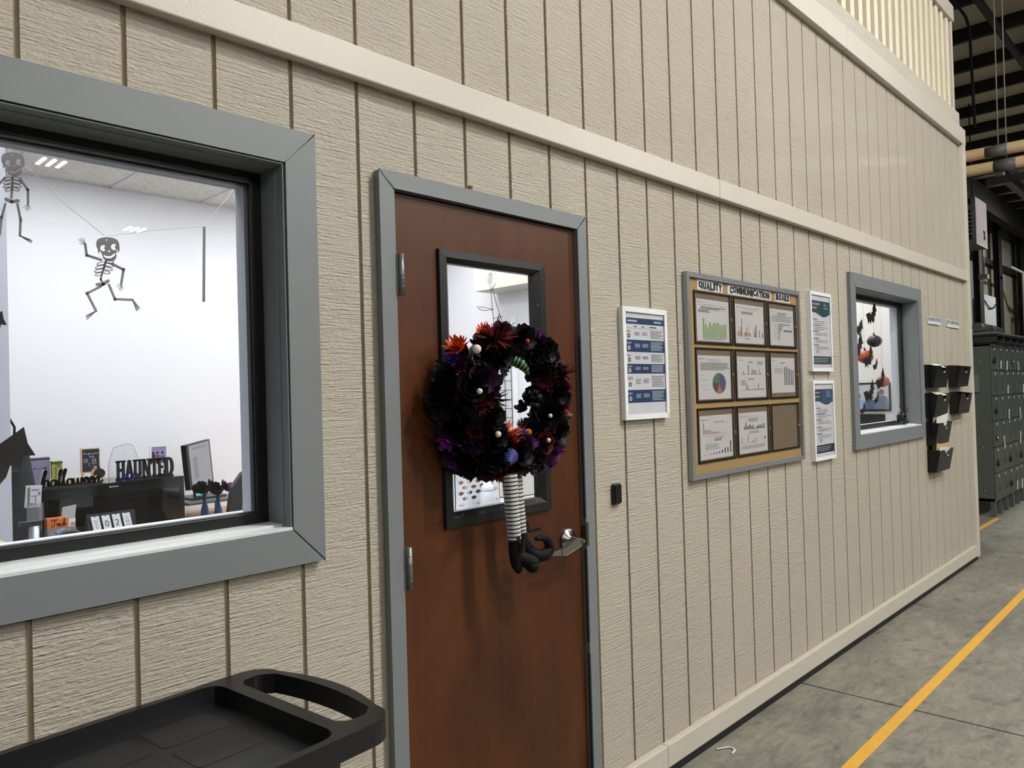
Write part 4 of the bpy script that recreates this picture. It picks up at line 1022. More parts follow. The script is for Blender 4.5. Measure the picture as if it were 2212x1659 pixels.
outer += [(.12, HW), (1.0, HW)] + arcpts((.98, .178), .06, PI/2, 0, 5)[1:] + arcpts((.98, -.178), .06, 0, -PI/2, 5) + [(.12, -HW)] + arcpts((.062, -.176), .062, -PI/2, -PI, 6)[:-1]
hole1 = [(.016-.018*(1-(b_/.165)**2), b_) for b_ in [-.165+.33*i/8 for i in range(9)]] + arcpts((.055, .160), .030, PI*.75, PI/2, 3) + [(.085, .185), (.098, .165), (.100, -.165), (.085, -.185)] + arcpts((.055, -.160), .030, -PI/2, -PI*.75, 3)
def rr(a0, a1, b0, b1, r, n=4):
    return arcpts((a1-r, b1-r), r, 0, PI/2, n) + arcpts((a0+r, b1-r), r, PI/2, PI, n) + arcpts((a0+r, b0+r), r, PI, 1.5*PI, n) + arcpts((a1-r, b0+r), r, 1.5*PI, 2*PI, n)
hole2 = rr(.132, .990, -.219, .219, .035)
MB().plate([outer, hole1, hole2], lambda a, b_: cp(a, b_, ZT), (0, 0, -.045)).build('top_rim', CT, cart, bevel=.0085, seg=3)
tm = MB(); tm.plate([rr(.122, 1.0, -.228, .228, .035)], lambda a, b_: cp(a, b_, ZT-.036), (0, 0, -.006)); tm.build('top_tray', CT, cart)
for i in range(5):
    for k in range(3):
        a0 = .185 + i*.16; b0 = -.185 + k*.127
        MB().plate([rr(a0, a0+.140, b0, b0+.107, .014, 3)], lambda a, b_: cp(a, b_, ZT-.0352), (0, 0, -.002)).build('tray_pad', CT2, cart)
sk = MB(); ol = rr(.10, 1.0, -.222, .222, .05)
nO = len(ol); vs = [cp(a, b_, ZT-.02) for a, b_ in ol] + [cp(.55+(a-.55)*.985, b_*.96, ZT-.10) for a, b_ in ol]
sk.add(vs, [(i, (i+1) % nO, (i+1) % nO + nO, i + nO) for i in range(nO)], 0, True); sk.build('skirt', CT, cart)
for a in (.15, .95):
    for b_ in (-.185, .185):
        lg = MB(); lg.tube([cp(a, b_, .16), cp(a, b_, ZT-.05)], .030, 12); lg.build('leg', CT, cart)
        cs = MB(); c = cp(a, b_, .062); cs.lathe([(.01, -.016), (.058, -.016), (.062, -.008), (.062, .008), (.058, .016), (.01, .016)], c, tuple(CNn), 18); cs.build('caster', BLACKM, cart)
        MB().tube([cp(a, b_, .06), cp(a, b_, .17)], .014, 8).build('caster_fork', STEEL, cart)
MB().plate([rr(.06, 1.0, -.22, .22, .05)], lambda a, b_: cp(a, b_, .22), (0, 0, -.06)).build('lower_shelf', CT, cart, bevel=.01)
#PART3
# ================================================================== LOCKERS AND BACKGROUND
LK = mat('locker_grey', '#585d59', .45, .2, var=.08, scale=3); LKD = mat('locker_door_grey', '#535855', .42, .25, var=.12, scale=5)
PLATE = mat('steel_pull', '#a8aaa8', .3, .8); TAG = mat('number_tag', '#d8d8d2', .5); STRAP = mat('white_strap', '#d5d5d0', .5)
LY, LZ0_, LZ1_ = .337, .175, 1.966
tiers = [(1.670, 1.945), (1.380, 1.662), (1.092, 1.372), (.794, 1.084), (.498, .786), (.205, .490)]
rnd = random.Random(11)
def lockers(x0, cols, wcol, label):
    x1 = x0 + cols*wcol
    t = thing('locker_bank', ((x0+x1)/2, LY, 0), label, 'lockers', 'grey locker banks')
    b = MB(); b.box(x0, x0+.02, LY+.004, LY+.47, LZ0_, LZ1_); b.box(x1-.02, x1, LY+.004, LY+.47, LZ0_, LZ1_); b.box(x0, x1, LY+.45, LY+.47, LZ0_, LZ1_)
    b.box(x0, x1, LY+.004, LY+.47, LZ1_-.02, LZ1_); b.box(x0, x1, LY+.002, LY+.47, LZ0_, LZ0_+.03); b.box(x0+.02, x1-.02, LY+.022, LY+.03, LZ0_, LZ1_)
    b.build('body', LK, t)
    rv = MB()
    for k in range(14): rv.lathe([(0, -.003), (.006, -.002), (.007, 0)], (x0, LY+.10+.24*(k % 2), LZ0_+.12+.245*(k//2)), (1, 0, 0), 8)
    rv.build('rivets', PLATE, t)['kind'] = 'stuff'
    for k in range(cols+1):
        lx = min(x1-.02, max(x0+.02, x0+k*wcol))
        MB().box(lx-.02, lx+.02, LY+.003, LY+.05, 0, LZ0_).build('leg', LK, t)
    for k in (0, cols): MB().box(min(x1-.04, x0+k*wcol), min(x1, x0+k*wcol+.04), LY+.40, LY+.45, 0, LZ0_).build('leg', LK, t)
    for k in range(cols):
        for (za, zb) in tiers:
            a, c = x0 + k*wcol + .006, x0 + (k+1)*wcol - .006
            d = MB().box(a, c, LY-.012, LY+.004, za, zb).build('locker_door', LKD, t, bevel=.003)
            mx_ = a + (c-a)*.55
            h = MB(); h.box(mx_-.022, mx_+.022, LY-.016, LY-.012, za+.05, zb-.06); h.box(mx_-.012, mx_+.012, LY-.026, LY-.014, za+.075, za+.125)
            h.build('recessed_pull', mat('pull_plate', '#6d706d', .35, .6), d)
            MB().box(mx_-.03, mx_+.002, LY-.0145, LY-.012, zb-.045, zb-.022).build('number_plate', TAG, d)
            q = rnd.random()
            if q < .45:
                an = rnd.uniform(-.35, .35); zc = za+.11; Ln = rnd.uniform(.09, .15)
                MB().bar((a+.06, LY-.03, zc), (a+.06+Ln*math.sin(an), LY-.03, zc-Ln*math.cos(an)), .008, .018).build('lock_strap', STRAP, d)
            elif q < .6:
                lk = MB(); lk.lathe([(.001, -.012), (.022, -.012), (.022, .01), (.001, .01)], (a+.06, LY-.03, za+.10), (0, 1, 0), 12); lk.tube([(a+.045, LY-.03, za+.115), (a+.045, LY-.03, za+.145), (a+.06, LY-.03, za+.155), (a+.075, LY-.03, za+.145), (a+.075, LY-.03, za+.115)], .004, 6)
                lk.build('padlock', [STEEL, BLACK][int(rnd.random()*2)], d)
    return t
lockers(10.118, 3, .325, 'grey steel locker bank nearest the office corner, three doors wide')
lockers(11.097, 5, .285, 'grey steel locker bank farther along, with narrower doors')
MB().box(10.1, 10.116, LY+.12, LY+.30, 1.42, 1.62).build('taped_sheet', mat('grey_sheet', '#6a6c69', .6), label='grey sheet taped on the side of the locker bank', cat='sheet')
# ribbed black pallet lying on the lockers
pal = thing('plastic_pallet', (11.2, .55, 1.966), 'ribbed black plastic pallet lying on top of the lockers', 'pallet')
PB = mat('pallet_black', '#26282b', .5)
MB().box(10.09, 12.5, .25, .95, 2.062, 2.085).build('deck', PB, pal, bevel=.004)
for k in range(7): MB().box(10.11+k*.39, 10.17+k*.39, .27, .93, 1.967, 2.062).build('rib', PB, pal)
MB().box(10.09, 12.5, .245, .255, 1.985, 2.0).build('edge_strip', PB, pal); MB().box(10.09, 10.10, .25, .95, 1.985, 2.0).build('edge_strip', PB, pal)
MB().box(10.2, 12.3, .3, .9, 2.086, 2.110).build('grey_tray', mat('pallet_grey', '#6b7077', .5), label='flat grey plastic tray resting on the black pallet', cat='tray', bevel=.006)
dc = thing('duct_elbow', (11.2, .6, 2.11), 'grey metal duct elbow lying on the lockers', 'duct')
DM = mat('galvanised_duct', '#5f5f58', .4, .5, var=.2, scale=12)
MB().tube([(10.55, .55, 2.195), (11.15, .55, 2.195)], .055, 18).build('straight_duct', DM, dc); MB().tube([(11.15, .55, 2.195), (11.30, .55, 2.195), (11.42, .53, 2.185), (11.55, .50, 2.170)], [.055, .055, .055, .053], 14).build('bend', DM, dc)
MB().tube([(10.64, .55, 2.150), (10.64, .55, 2.1125)], .012, 8).build('foot', DM, dc)
# heater on the building wall
ht = thing('unit_heater', (17.9, 2.4, 4.28), 'hanging unit heater with pinkish side marked X and louvred front', 'heater')
PINK = mat('pink_grey_panel', '#6a5b5f', .6, var=.06, scale=3); HG = mat('heater_grey', '#5b5b58', .5)
MB().box(17.48, 18.35, 2.0, 2.012, 4.31, 5.20).build('side_panel', PINK, ht); MB().box(17.5, 18.35, 2.012, 3.0, 4.31, 5.20).build('case', BLACKM, ht)
hf = MB(); hf.box(17.44, 17.5, 2.0, 2.08, 4.31, 5.2); hf.box(17.44, 17.5, 2.08, 3.0, 4.95, 5.06); hf.box(17.44, 17.5, 2.08, 3.0, 4.31, 4.36); hf.build('front_frame', HG, ht)
for k in range(6): MB().box(17.42, 17.5, 2.08, 3.0, 4.47+k*.08, 4.487+k*.08).build('louvre', mat('louvre_grey', '#85857f', .5), ht)
MB().box(17.44, 18.35, 2.0, 3.0, 4.26, 4.31).build('bottom_pan', HG, ht)
xm = MB(); xm.bar((18.02, 1.998, 4.42), (18.15, 1.998, 4.60), .002, .02, side=(0, 1, 0)); xm.bar((18.15, 1.998, 4.42), (18.02, 1.998, 4.60), .002, .02, side=(0, 1, 0)); xm.build('x_mark', INK, ht)
tm_ = MB(); put_text(tm_, 'MODINE', lambda a, b_: (17.438, 2.98-.5*a, 4.315+.04*b_), 0, 1, 0, 1); tm_.build('maker_plate', mat('plate_cream', '#c9b98a', .5), ht)
for yy in (2.15, 2.85): MB().tube([(17.9, yy, 5.2), (17.9, yy, 7.199)], .012, 6).build('hanger_rod', DARKSTEEL, ht)
MB().tube([(18.4, 2.1, 4.34), (18.4, 2.1, 3.75)], .022, 8).build('gas_pipe', mat('pipe_grey', '#93928a', .5), ht); MB().box(18.3, 18.5, 2.02, 2.18, 3.66, 3.75).build('valve', mat('pipe_grey', '#93928a', .5), ht)
# two wrapped tubes hanging on cables
KR = mat('kraft_wrap', '#d8bc90', .7, var=.1, scale=6); TAPE = mat('grey_tape', '#5c5a58', .5)
for nm, x_, z_, lab in (('upper', 9.80, 4.055, 'upper of two kraft-wrapped tubes hanging beyond the office corner'), ('lower', 9.88, 3.905, 'lower of two kraft-wrapped tubes hanging beyond the office corner')):
    t = thing('wrapped_tube', (x_, -.6, z_), lab, 'tube', 'hanging wrapped tubes')
    MB().tube([(x_, y_, z_ + .01*(y_+.2)) for y_ in (-2.6, -1.5, -.6, .1, .6, 1.4)], .062, 14).build('tube', KR, t)
    MB().tube([(x_, .03 - (.06 if nm == 'lower' else 0), z_), (x_, .24 - (.06 if nm == 'lower' else 0), z_)], .0655, 14).build('tape_band', TAPE, t)
    MB().tube([(x_, .12 - (.06 if nm == 'lower' else 0), z_+.06), (x_, .10 - (.06 if nm == 'lower' else 0), 7.199)], .007, 6).build('cable', mat('cable_grey', '#8f8b80', .5), t)
# corrugated mezzanine deck
mz = thing('mezzanine_deck', (16, -.6, 4.45), kind='structure', label=None)
MZ = mat('galvanised_deck', '#6f6f6c', .35, .7, var=.15, scale=4)
MB().box(12.8, 17, -3.2, .72, 4.52, 4.56).build('deck_plate', MZ, mz)
for k in range(14): MB().box(12.8, 17, .62-k*.26, .74-k*.26, 4.44, 4.52).build('deck_rib', MZ, mz, bevel=.02)
MB().box(12.75, 12.85, -3.2, .85, 4.36, 4.44).build('edge_angle', DARKSTEEL, mz)
for yy in (-3.1, .6): MB().box(16.7, 16.9, yy-.1, yy+.1, 0, 4.44).build('post', DARKSTEEL, mz)
# conduits, hoses and white panel on the hall's back wall
MB().box(26.45, 28.1, 3.83, 3.88, 2.9, 4.15).build('white_board', mat('white_board', '#c3c6ca', .5), label='white panel board on the far hall wall behind the lockers', cat='board')
CDT = mat('white_conduit', '#8e8d86', .5)
MB().tube([(27.6, 3.32, 5.0), (29.4, 3.32, 5.0), (29.45, 3.32, 4.95), (29.5, 3.32, 3.0), (29.5, 3.32, 1.2)], .04, 8).build('conduit', CDT, label='pale bent conduit on the far hall wall', cat='conduit')
MB().tube([(8.2, .95, 6.8), (12.4, .95, 6.7), (12.6, .95, 6.6), (12.7, .95, 5.2)], .02, 8).build('conduit', DARKSTEEL, label='dark conduit dropping from the hall roof', cat='conduit')
HOSE = mat('black_hose', '#0c0c0d', .5)
MB().tube([(29.8, 3.2, 5.1), (30.4, 3.2, 4.6), (31.2, 3.25, 4.5), (32.5, 3.25, 4.1), (33.6, 3.25, 3.4)], .07, 8).build('air_hose', HOSE, label='thick black hose looping along the far hall wall', cat='hose')
MB().tube([(26.5, 3.80, 3.95), (27.1, 3.80, 3.75), (27.7, 3.80, 3.8), (28.0, 3.80, 3.95)], .018, 6).build('cable', HOSE, label='thin dark cable drooping across the white panel board', cat='cable')
t = thing('tool_rack', (33.0, 3.4, 0), 'dark tall frame standing by the far hall wall', 'rack')
for xx in (31.0, 32.2): MB().box(xx-.05, xx+.05, 3.4, 3.5, 0, 4.2).build('upright', DARKSTEEL, t)
for zz in (2.4, 3.3, 4.1): MB().box(31.0, 32.2, 3.4, 3.5, zz, zz+.08).build('rail', DARKSTEEL, t)
# scraps of white on the floor by the wall
MB().tube(smooth2d([(2.995, -.055, .004), (3.02, -.075, .006), (3.05, -.09, .003), (3.04, -.12, .004), (3.0, -.125, .003)], 4), .006, 5, flat=.4).build('paper_scrap', mat('scrap_white', '#c9c9c4', .7), label='small curled white scrap on the concrete by the baseboard', cat='scrap')

# ================================================================== OFFICE BEHIND THE LEFT WINDOW
WOODT = mat('desk_wood', '#b08a60', .5, var=.1); DESKW = mat('white_laminate', '#c9cbd2', .4)
dk = thing('desk', (1.9, 2.95, 0), 'long dark desk along the office back wall', 'desk')
DKM = mat('dark_desk', '#16181b', .35)
MB().box(.9, 2.14, 2.30, 3.66, .765, .80).build('desk_top', DKM, dk, bevel=.003)
for xx in (.95, 2.08):
    for yy in (2.36, 3.6): MB().box(xx-.03, xx+.03, yy-.03, yy+.03, .006, .765).build('leg', DKM, dk)
dk2 = thing('desk', (2.7, 2.95, 0), 'wood-topped desk carrying the angled monitor', 'desk')
MB().box(2.15, 3.3, 2.30, 3.66, .765, .80).build('desk_top', WOODT, dk2, bevel=.003); MB().box(2.15, 3.3, 2.29, 2.30, .74, .80).build('edge_band', DESKW, dk2)
for xx in (2.22, 3.22):
    for yy in (2.36, 3.6): MB().box(xx-.03, xx+.03, yy-.03, yy+.03, .006, .765).build('leg', DESKW, dk2)
# glossy black cabinet
cbn = thing('glass_cabinet', (1.67, 3.2, .80), 'glossy black cabinet with dark glass front on the office desk', 'cabinet')
GB = mat('gloss_black_cabinet', '#0d0f12', .12, var=.05); KX0, KX1, KY0, KY1, KZ0, KZ1 = 1.286, 2.062, 3.0, 3.36, .80, 1.110
MB().box(KX0, KX1, KY0, KY1, KZ1-.02, KZ1).build('top', GB, cbn, bevel=.002)
for xx in (KX0, KX1-.03): MB().box(xx, xx+.03, KY0, KY1, KZ0, KZ1-.02).build('side', GB, cbn)
MB().box(KX0+.03, KX1-.03, KY1-.015, KY1, KZ0, KZ1-.02).build('back', mat('cabinet_back', '#33363a', .5), cbn)
MB().box(KX0+.03, KX1-.03, KY0, KY0+.012, KZ1-.065, KZ1-.02).build('fascia', GB, cbn)
for xx in (1.47, 1.93): MB().box(xx, xx+.045, KY0+.05, KY0+.09, KZ0, KZ1-.02).build('post', mat('navy_post', '#0a0d14', .4), cbn)
MB().box(1.68, KX1-.04, KY0+.06, KY1-.02, .965, .985).build('shelf', mat('cabinet_shelf', '#3a372f', .4), cbn)
MB().box(KX0+.03, KX1-.03, KY0+.002, KY0+.006, KZ0, KZ1-.065).build('glass_front', glass_mat('smoked_glass', (.35, .36, .38), .02, 1.6), cbn)
lg = MB(); lg.box(1.632, 1.640, KY0-.0012, KY0-.0002, 1.083, 1.091); [lg.box(1.643+.0056*q, 1.6472+.0056*q, KY0-.0012, KY0-.0002, 1.0845, 1.0895) for q in range(7)]
lg.build('badge', mat('badge_white', '#c9cdd2', .4), cbn)

# HAUNTED sign: slab letters on a bar
hs = thing('haunted_sign', (1.855, 3.06, 1.11), 'black cut-out HAUNTED sign standing on the glossy cabinet', 'sign')
def slab_letter(c, x, w_, h):
    R_ = lambda a, b_, c_, d_: [(x+w_*a, h*c_), (x+w_*b_, h*c_), (x+w_*b_, h*d_), (x+w_*a, h*d_)]
    P_ = []; sr = lambda a, b_: [R_(a, b_, 0, .10), R_(a, b_, .90, 1)]
    if c == 'H': P_ = [R_(.10, .34, 0, 1), R_(.66, .90, 0, 1), R_(.3, .7, .42, .58)] + sr(.0, .44) + sr(.56, 1)
    if c == 'A': P_ = [[(x+w_*.05, 0), (x+w_*.28, 0), (x+w_*.58, h), (x+w_*.36, h)], [(x+w_*.42, h), (x+w_*.64, h), (x+w_*.98, 0), (x+w_*.74, 0)], R_(.25, .8, .28, .42)] + [R_(-.03, .38, 0, .1), R_(.62, 1.03, 0, .1)]
    if c == 'U': P_ = [R_(.10, .34, .2, 1), R_(.66, .90, .2, 1), [(x+w_*.10, h*.3), (x+w_*.2, h*.08), (x+w_*.4, 0), (x+w_*.6, 0), (x+w_*.8, h*.08), (x+w_*.9, h*.3), (x+w_*.66, h*.3), (x+w_*.5, h*.17), (x+w_*.34, h*.3)], R_(0, .44, .9, 1), R_(.56, 1, .9, 1)]
    if c == 'N': P_ = [R_(.10, .30, 0, 1), R_(.74, .92, 0, 1), [(x+w_*.1, h), (x+w_*.36, h), (x+w_*.92, 0), (x+w_*.68, 0)]] + [R_(0, .42, 0, .1), R_(.58, 1.02, .9, 1)]
    if c == 'T': P_ = [R_(.38, .64, 0, 1), R_(0, 1, .86, 1), R_(0, .12, .68, 1), R_(.88, 1, .68, 1), R_(.25, .77, 0, .1)]
    if c == 'E': P_ = [R_(.10, .36, 0, 1), R_(0, .95, .87, 1), R_(0, .95, 0, .13), R_(.3, .72, .43, .57), R_(.84, .95, .68, 1), R_(.84, .95, 0, .32)]
    if c == 'D':
        o = [(0, 0), (.55, 0), (.82, .08), (.97, .3), (1.0, .5), (.97, .7), (.82, .92), (.55, 1), (0, 1)]; i_ = [(.36, .14), (.36, .86), (.52, .86), (.66, .76), (.72, .5), (.66, .24), (.52, .14)]
        return [[[(x+w_*a, h*b_) for a, b_ in o], [(x+w_*a, h*b_) for a, b_ in i_]]]
    return [[p_] for p_ in P_]
xw = [('H', 1.0), ('A', .9), ('U', .95), ('N', 1.0), ('T', .85), ('E', .8), ('D', 1.0)]; tot = sum(q for _, q in xw); cur = 1.690; W_ = 2.022-1.690
for c, q in xw:
    wl = W_*q/tot; b = MB()
    for pl in slab_letter(c, cur, wl*1.02, .112): b.plate(pl, lambda a, b_: (a, 3.05, 1.116+b_), (0, .018, 0))
    b.build('letter', BLACKM, hs); cur += wl
MB().box(1.69, 2.02, 3.05, 3.068, 1.1105, 1.122).build('base_bar', BLACKM, hs)
# script "halloween" sign
hw = thing('halloween_sign', (1.44, 3.03, 1.11), 'wooden halloween script sign with black face on the cabinet left end', 'sign')
SC_ = dict(h=[(0,0),(.1,.5),(.22,.95),(.3,1.0),(.3,.85),(.2,.5),(.14,0),(.2,.3),(.32,.42),(.42,.35),(.42,.1),(.5,.02)], a=[(.42,.3),(.28,.4),(.12,.3),(.1,.1),(.22,0),(.36,.12),(.42,.36),(.42,.1),(.52,.03)],
           l=[(0,.05),(.15,.5),(.28,.95),(.22,1.0),(.14,.8),(.14,.2),(.22,0),(.32,.08)], o=[(.3,.38),(.16,.36),(.08,.2),(.14,.03),(.28,.0),(.38,.15),(.34,.34),(.28,.36),(.46,.3)],
           w=[(.05,.38),(.08,.1),(.18,0),(.28,.15),(.3,.36),(.32,.1),(.42,0),(.52,.15),(.54,.38),(.62,.32)], e=[(.05,.16),(.25,.22),(.32,.34),(.22,.4),(.1,.28),(.1,.08),(.22,0),(.38,.1)], n=[(.05,.36),(.1,0),(.14,.2),(.26,.38),(.36,.3),(.38,.05),(.48,.0),(.58,.12)],
           T=[(.1,.75),(.05,.9),(.3,.98),(.8,.95),(.95,1.02),(.8,.95),(.55,.93),(.5,.5),(.45,.1),(.25,-.05),(.08,.08),(.15,.2)], r=[(.05,.1),(.15,.42),(.22,.38),(.34,.36),(.32,.1),(.42,.02)], i=[(.05,.1),(.16,.38),(.16,.08),(.26,.0),(.36,.1)], c=[(.36,.34),(.22,.4),(.1,.25),(.14,.05),(.28,0),(.42,.1)], k=[(.05,.1),(.2,.6),(.28,.95),(.2,.95),(.14,.5),(.12,0),(.16,.22),(.34,.4),(.36,.28),(.2,.2),(.36,.05),(.5,.05)])
ADV = dict(h=.46, a=.46, l=.26, o=.40, w=.58, e=.32, n=.55, T=.72, r=.34, i=.28, c=.36, k=.5)
def script_word(word, parent, fn, x0, x1, hgt, wd, depth, mats, name='letter'):
    tot = sum(ADV[c] for c in word); k = (x1-x0)/tot; cur = x0
    for c in word:
        pts = [(cur + p_[0]*k, p_[1]*hgt) for p_ in SC_[c]]; sp = smooth2d([(p_[0], p_[1], 0) for p_ in pts], 4); b = MB()
        for pl in stroke2d([(q.x, q.y) for q in sp], wd):
            if len(mats) > 1:
                b.plate([pl], lambda a, b_: Vector(fn(a, b_)) + Vector(depth), Vector(depth)*3, 1)
                b.plate([pl], fn, depth, 0)
            else: b.plate([pl], fn, depth, 0)
        b.build(name, mats, parent); cur += ADV[c]*k
script_word('halloween', hw, lambda a, b_: (a, 3.02, 1.118+b_), 1.29, 1.60, .088, .0095, (0, .006, 0), [BLACKM, mat('pale_wood_edge', '#cfae8c', .6)])
MB().box(1.285, 1.60, 3.018, 3.046, 1.1102, 1.119).build('base_bar', BLACKM, hw)
# books
for x0, x1, y0, z1, m_, st, lab in ((1.300, 1.403, 3.26, 1.27, mat('lilac_cover', '#837d98', .5), '', 'lilac apothecary book with grey top band on the office cabinet'), (1.407, 1.462, 3.24, 1.244, mat('olive_cover', '#98a04e', .5), 'POISON', 'green book lettered POISON standing beside the lilac book')):
    t = thing('book', ((x0+x1)/2, y0, 1.11), lab, 'book')
    MB().box(x0, x1, y0, y0+.03, 1.1102, z1).build('cover', m_, t, bevel=.002); MB().box(x0, x1, y0-.0006, y0+.03, z1-.016, z1-.006).build('top_band', DARKGREY, t)
    b = MB()
    if st: put_text(b, st, lambda a, b_: (x0+.014+(x1-x0-.024)*b_, y0-.0006, 1.225-.105*a), 0, 1, 0, 1)
    else:
        b.box(x0+.02, x1-.02, y0-.0008, y0-.0003, 1.205, 1.2075); b.box(x1-.03, x1-.02, y0-.0008, y0-.0003, 1.200, 1.212); b.box(x0+.02, x0+.026, y0-.0008, y0-.0003, 1.202, 1.211)
    b.build('cover_print', INK, t)
# chalkboard
t = thing('chalkboard', (1.633, 3.30, 1.11), 'small chalkboard with handwritten note and smiley faces on the cabinet', 'chalkboard')
MB().box(1.578, 1.684, 3.30, 3.312, 1.155, 1.302).build('frame', mat('pale_wood', '#d6b48e', .6), t); MB().box(1.586, 1.679, 3.298, 3.301, 1.162, 1.296).build('slate', mat('chalk_slate', '#23262b', .7), t)
for xx in (1.583, 1.67): MB().box(xx, xx+.012, 3.295, 3.318, 1.1102, 1.156).build('foot', mat('pale_wood', '#d6b48e', .6), t)
b = MB(); CF = lambda a, b_: (a, 3.2974, b_)
put_text(b, "I've got your", CF, 1.592, 1.674, 1.262, 1.276); put_text(b, 'back', CF, 1.626, 1.652, 1.247, 1.258)
for cx_ in (1.604, 1.65):
    ring = [(cx_+.0105*math.cos(2*PI*i/14), 1.228+.0105*math.sin(2*PI*i/14)) for i in range(15)]
    for pl in stroke2d(ring, .0022): b.plate([pl], CF, (0, -.0002, 0))
for q in (((1.600,1.2285),(1.604,1.225),(1.609,1.2285)), ((1.646,1.229),(1.65,1.2255),(1.655,1.229)), ((1.636,1.212),(1.65,1.205),(1.663,1.213)), ((1.622,1.215),(1.624,1.195)), ((1.642,1.178),(1.652,1.190),(1.664,1.18))):
    for pl in stroke2d(list(q), .002): b.plate([pl], CF, (0, -.0002, 0))
b.build('chalk_marks', mat('chalk', '#d5dde6', .8), t)
# bat-shaped lettering ornament (pumpkin) in front of the chalkboard
t = thing('wood_pumpkin', (1.622, 3.12, 1.11), 'small layered wooden pumpkin ornament with black front by the chalkboard', 'ornament')
for dx, y_, m_ in ((-.012, 3.135, mat('pale_wood_edge', '#cfae8c', .6)), (0, 3.12, BLACKM)):
    MB().plate([circ(1.622+dx, 1.160, .030, 20, ry=.028)], lambda a, b_: (a, y_, b_), (0, .010, 0)).build('disc', m_, t); MB().plate([[(1.617+dx, 1.184), (1.627+dx, 1.184), (1.622+dx, 1.203), (1.612+dx, 1.203)]], lambda a, b_: (a, y_, b_), (0, .010, 0)).build('stem', m_, t)
MB().box(1.60, 1.645, 3.115, 3.15, 1.1102, 1.134).build('block', mat('pale_wood_edge', '#cfae8c', .6), t)
# clear face shield
t = thing('face_shield', (1.83, 3.30, 1.11), 'clear plastic face shield standing behind the HAUNTED sign', 'face shield')
g = MB(); vs = []; nx, nz = 12, 8
for k in range(nz+1):
    for i in range(nx+1):
        th = -1.15 + 2.3*i/nx; s = k/nz; rr_ = .098*(1-.35*max(0, s-.45)**1.2*2)
        vs.append((1.83 + rr_*math.sin(th), 3.36 - .09*math.cos(th), 1.112 + .205*s*(1-.10*abs(th))))
g.add(vs, [(k*(nx+1)+i, k*(nx+1)+i+1, (k+1)*(nx+1)+i+1, (k+1)*(nx+1)+i) for k in range(nz) for i in range(nx)], 0, True); g.build('visor', glass_mat('visor_plastic', (.95, .95, .96), .05, 1.5, .06, (.7, .7, .72)), t)
MB().tube([vs[k*(nx+1)] for k in range(nz+1)] + [vs[nz*(nx+1)+i] for i in range(nx+1)] + [vs[k*(nx+1)+nx] for k in range(nz, -1, -1)], .0016, 6).build('rim', mat('visor_rim', '#8d9093', .3), t)
# photo frame
t = thing('photo_frame', (2.01, 3.33, 1.11), 'small white photo frame behind the HAUNTED sign', 'photo frame')
a0 = at(323, 963, 3.33); a1 = at(362, 990, 3.33)
frame4(t, 'frame', a0.x, a1.x, 1.112, a0.z, .010, 3.325, 3.335, WHITE); MB().box(a0.x+.008, a1.x-.008, 3.328, 3.333, 1.12, a0.z-.008).build('backing', PAPER, t)
b = MB(); b.box(a0.x+.011, a1.x-.011, 3.3272, 3.3278, 1.195, a0.z-.012, 0)
for k, q in enumerate((.18, .42, .7)):
    xx = a0.x + (a1.x-a0.x)*q; b.box(xx-.012, xx+.012, 3.3264, 3.327, 1.18, 1.235-.006*k, 1+k); b.add([(xx+.008*math.cos(2*PI*i/8), 3.3264, 1.243+.009*math.sin(2*PI*i/8)) for i in range(8)], [tuple(range(8))], 1)
b.build('picture', [mat('lilac_photo', '#8f84a8', .4), mat('photo_dark', '#2b2a33', .4), mat('photo_red', '#7a3a5a', .4), mat('photo_blue', '#4b5670', .4)], t)
# blue glasses
for xx, nm in ((1.722, 'left'), (1.772, 'right')):
    MB().lathe([(.014, 0), (.003, .003), (.003, .016), (.007, .024), (.0115, .040)], (xx, 3.03, 1.1102), n=14).build('blue_glass', mat('cobalt_glass', '#1a1f9a', .15), label=nm + ' small cobalt blue glass on the cabinet edge before HAUNTED', cat='glass', group='cobalt glasses')
# backpack
t = thing('backpack', (1.08, 2.72, .80), 'black backpack with loop handle behind the white wall end', 'backpack')
BP = mat('backpack_nylon', '#131519', .7, var=.15); 
b = MB(); prof = [(.0, .135, .075), (.15, .14, .085), (.35, .125, .08), (.52, .10, .06), (.60, .075, .045), (.615, .03, .02)]
ring = 20; vs = []
for (h, rx, ry) in prof:
    for i in range(ring):
        a = 2*PI*i/ring; ex = abs(math.cos(a))**.6*math.copysign(1, math.cos(a)); ey = abs(math.sin(a))**.6*math.copysign(1, math.sin(a)); vs.append((1.055+rx*ex, 2.72+ry*ey, .802+h))
b.add(vs, [(k*ring+i, k*ring+(i+1) % ring, (k+1)*ring+(i+1) % ring, (k+1)*ring+i) for k in range(len(prof)-1) for i in range(ring)], 0, True); b.build('body', BP, t)
MB().tube([(1.09, 2.70, 1.40), (1.092, 2.70, 1.46), (1.07, 2.70, 1.505), (1.03, 2.70, 1.52), (.98, 2.70, 1.52), (.95, 2.70, 1.46), (.95, 2.70, 1.40)], .006, 8).build('loop_handle', BP, t)
MB().box(.93, 1.065, 2.635, 2.642, 1.32, 1.385).build('mesh_window', mat('grey_mesh', '#6b6f70', .6), t); MB().box(.92, 1.10, 2.628, 2.64, 1.05, 1.25).build('front_pocket', BP, t, bevel=.01)
MB().bar((.95, 2.622, 1.275), (1.09, 2.622, 1.285), .004, .004).build('zip', mat('zip_grey', '#b0b3b6', .4), t)
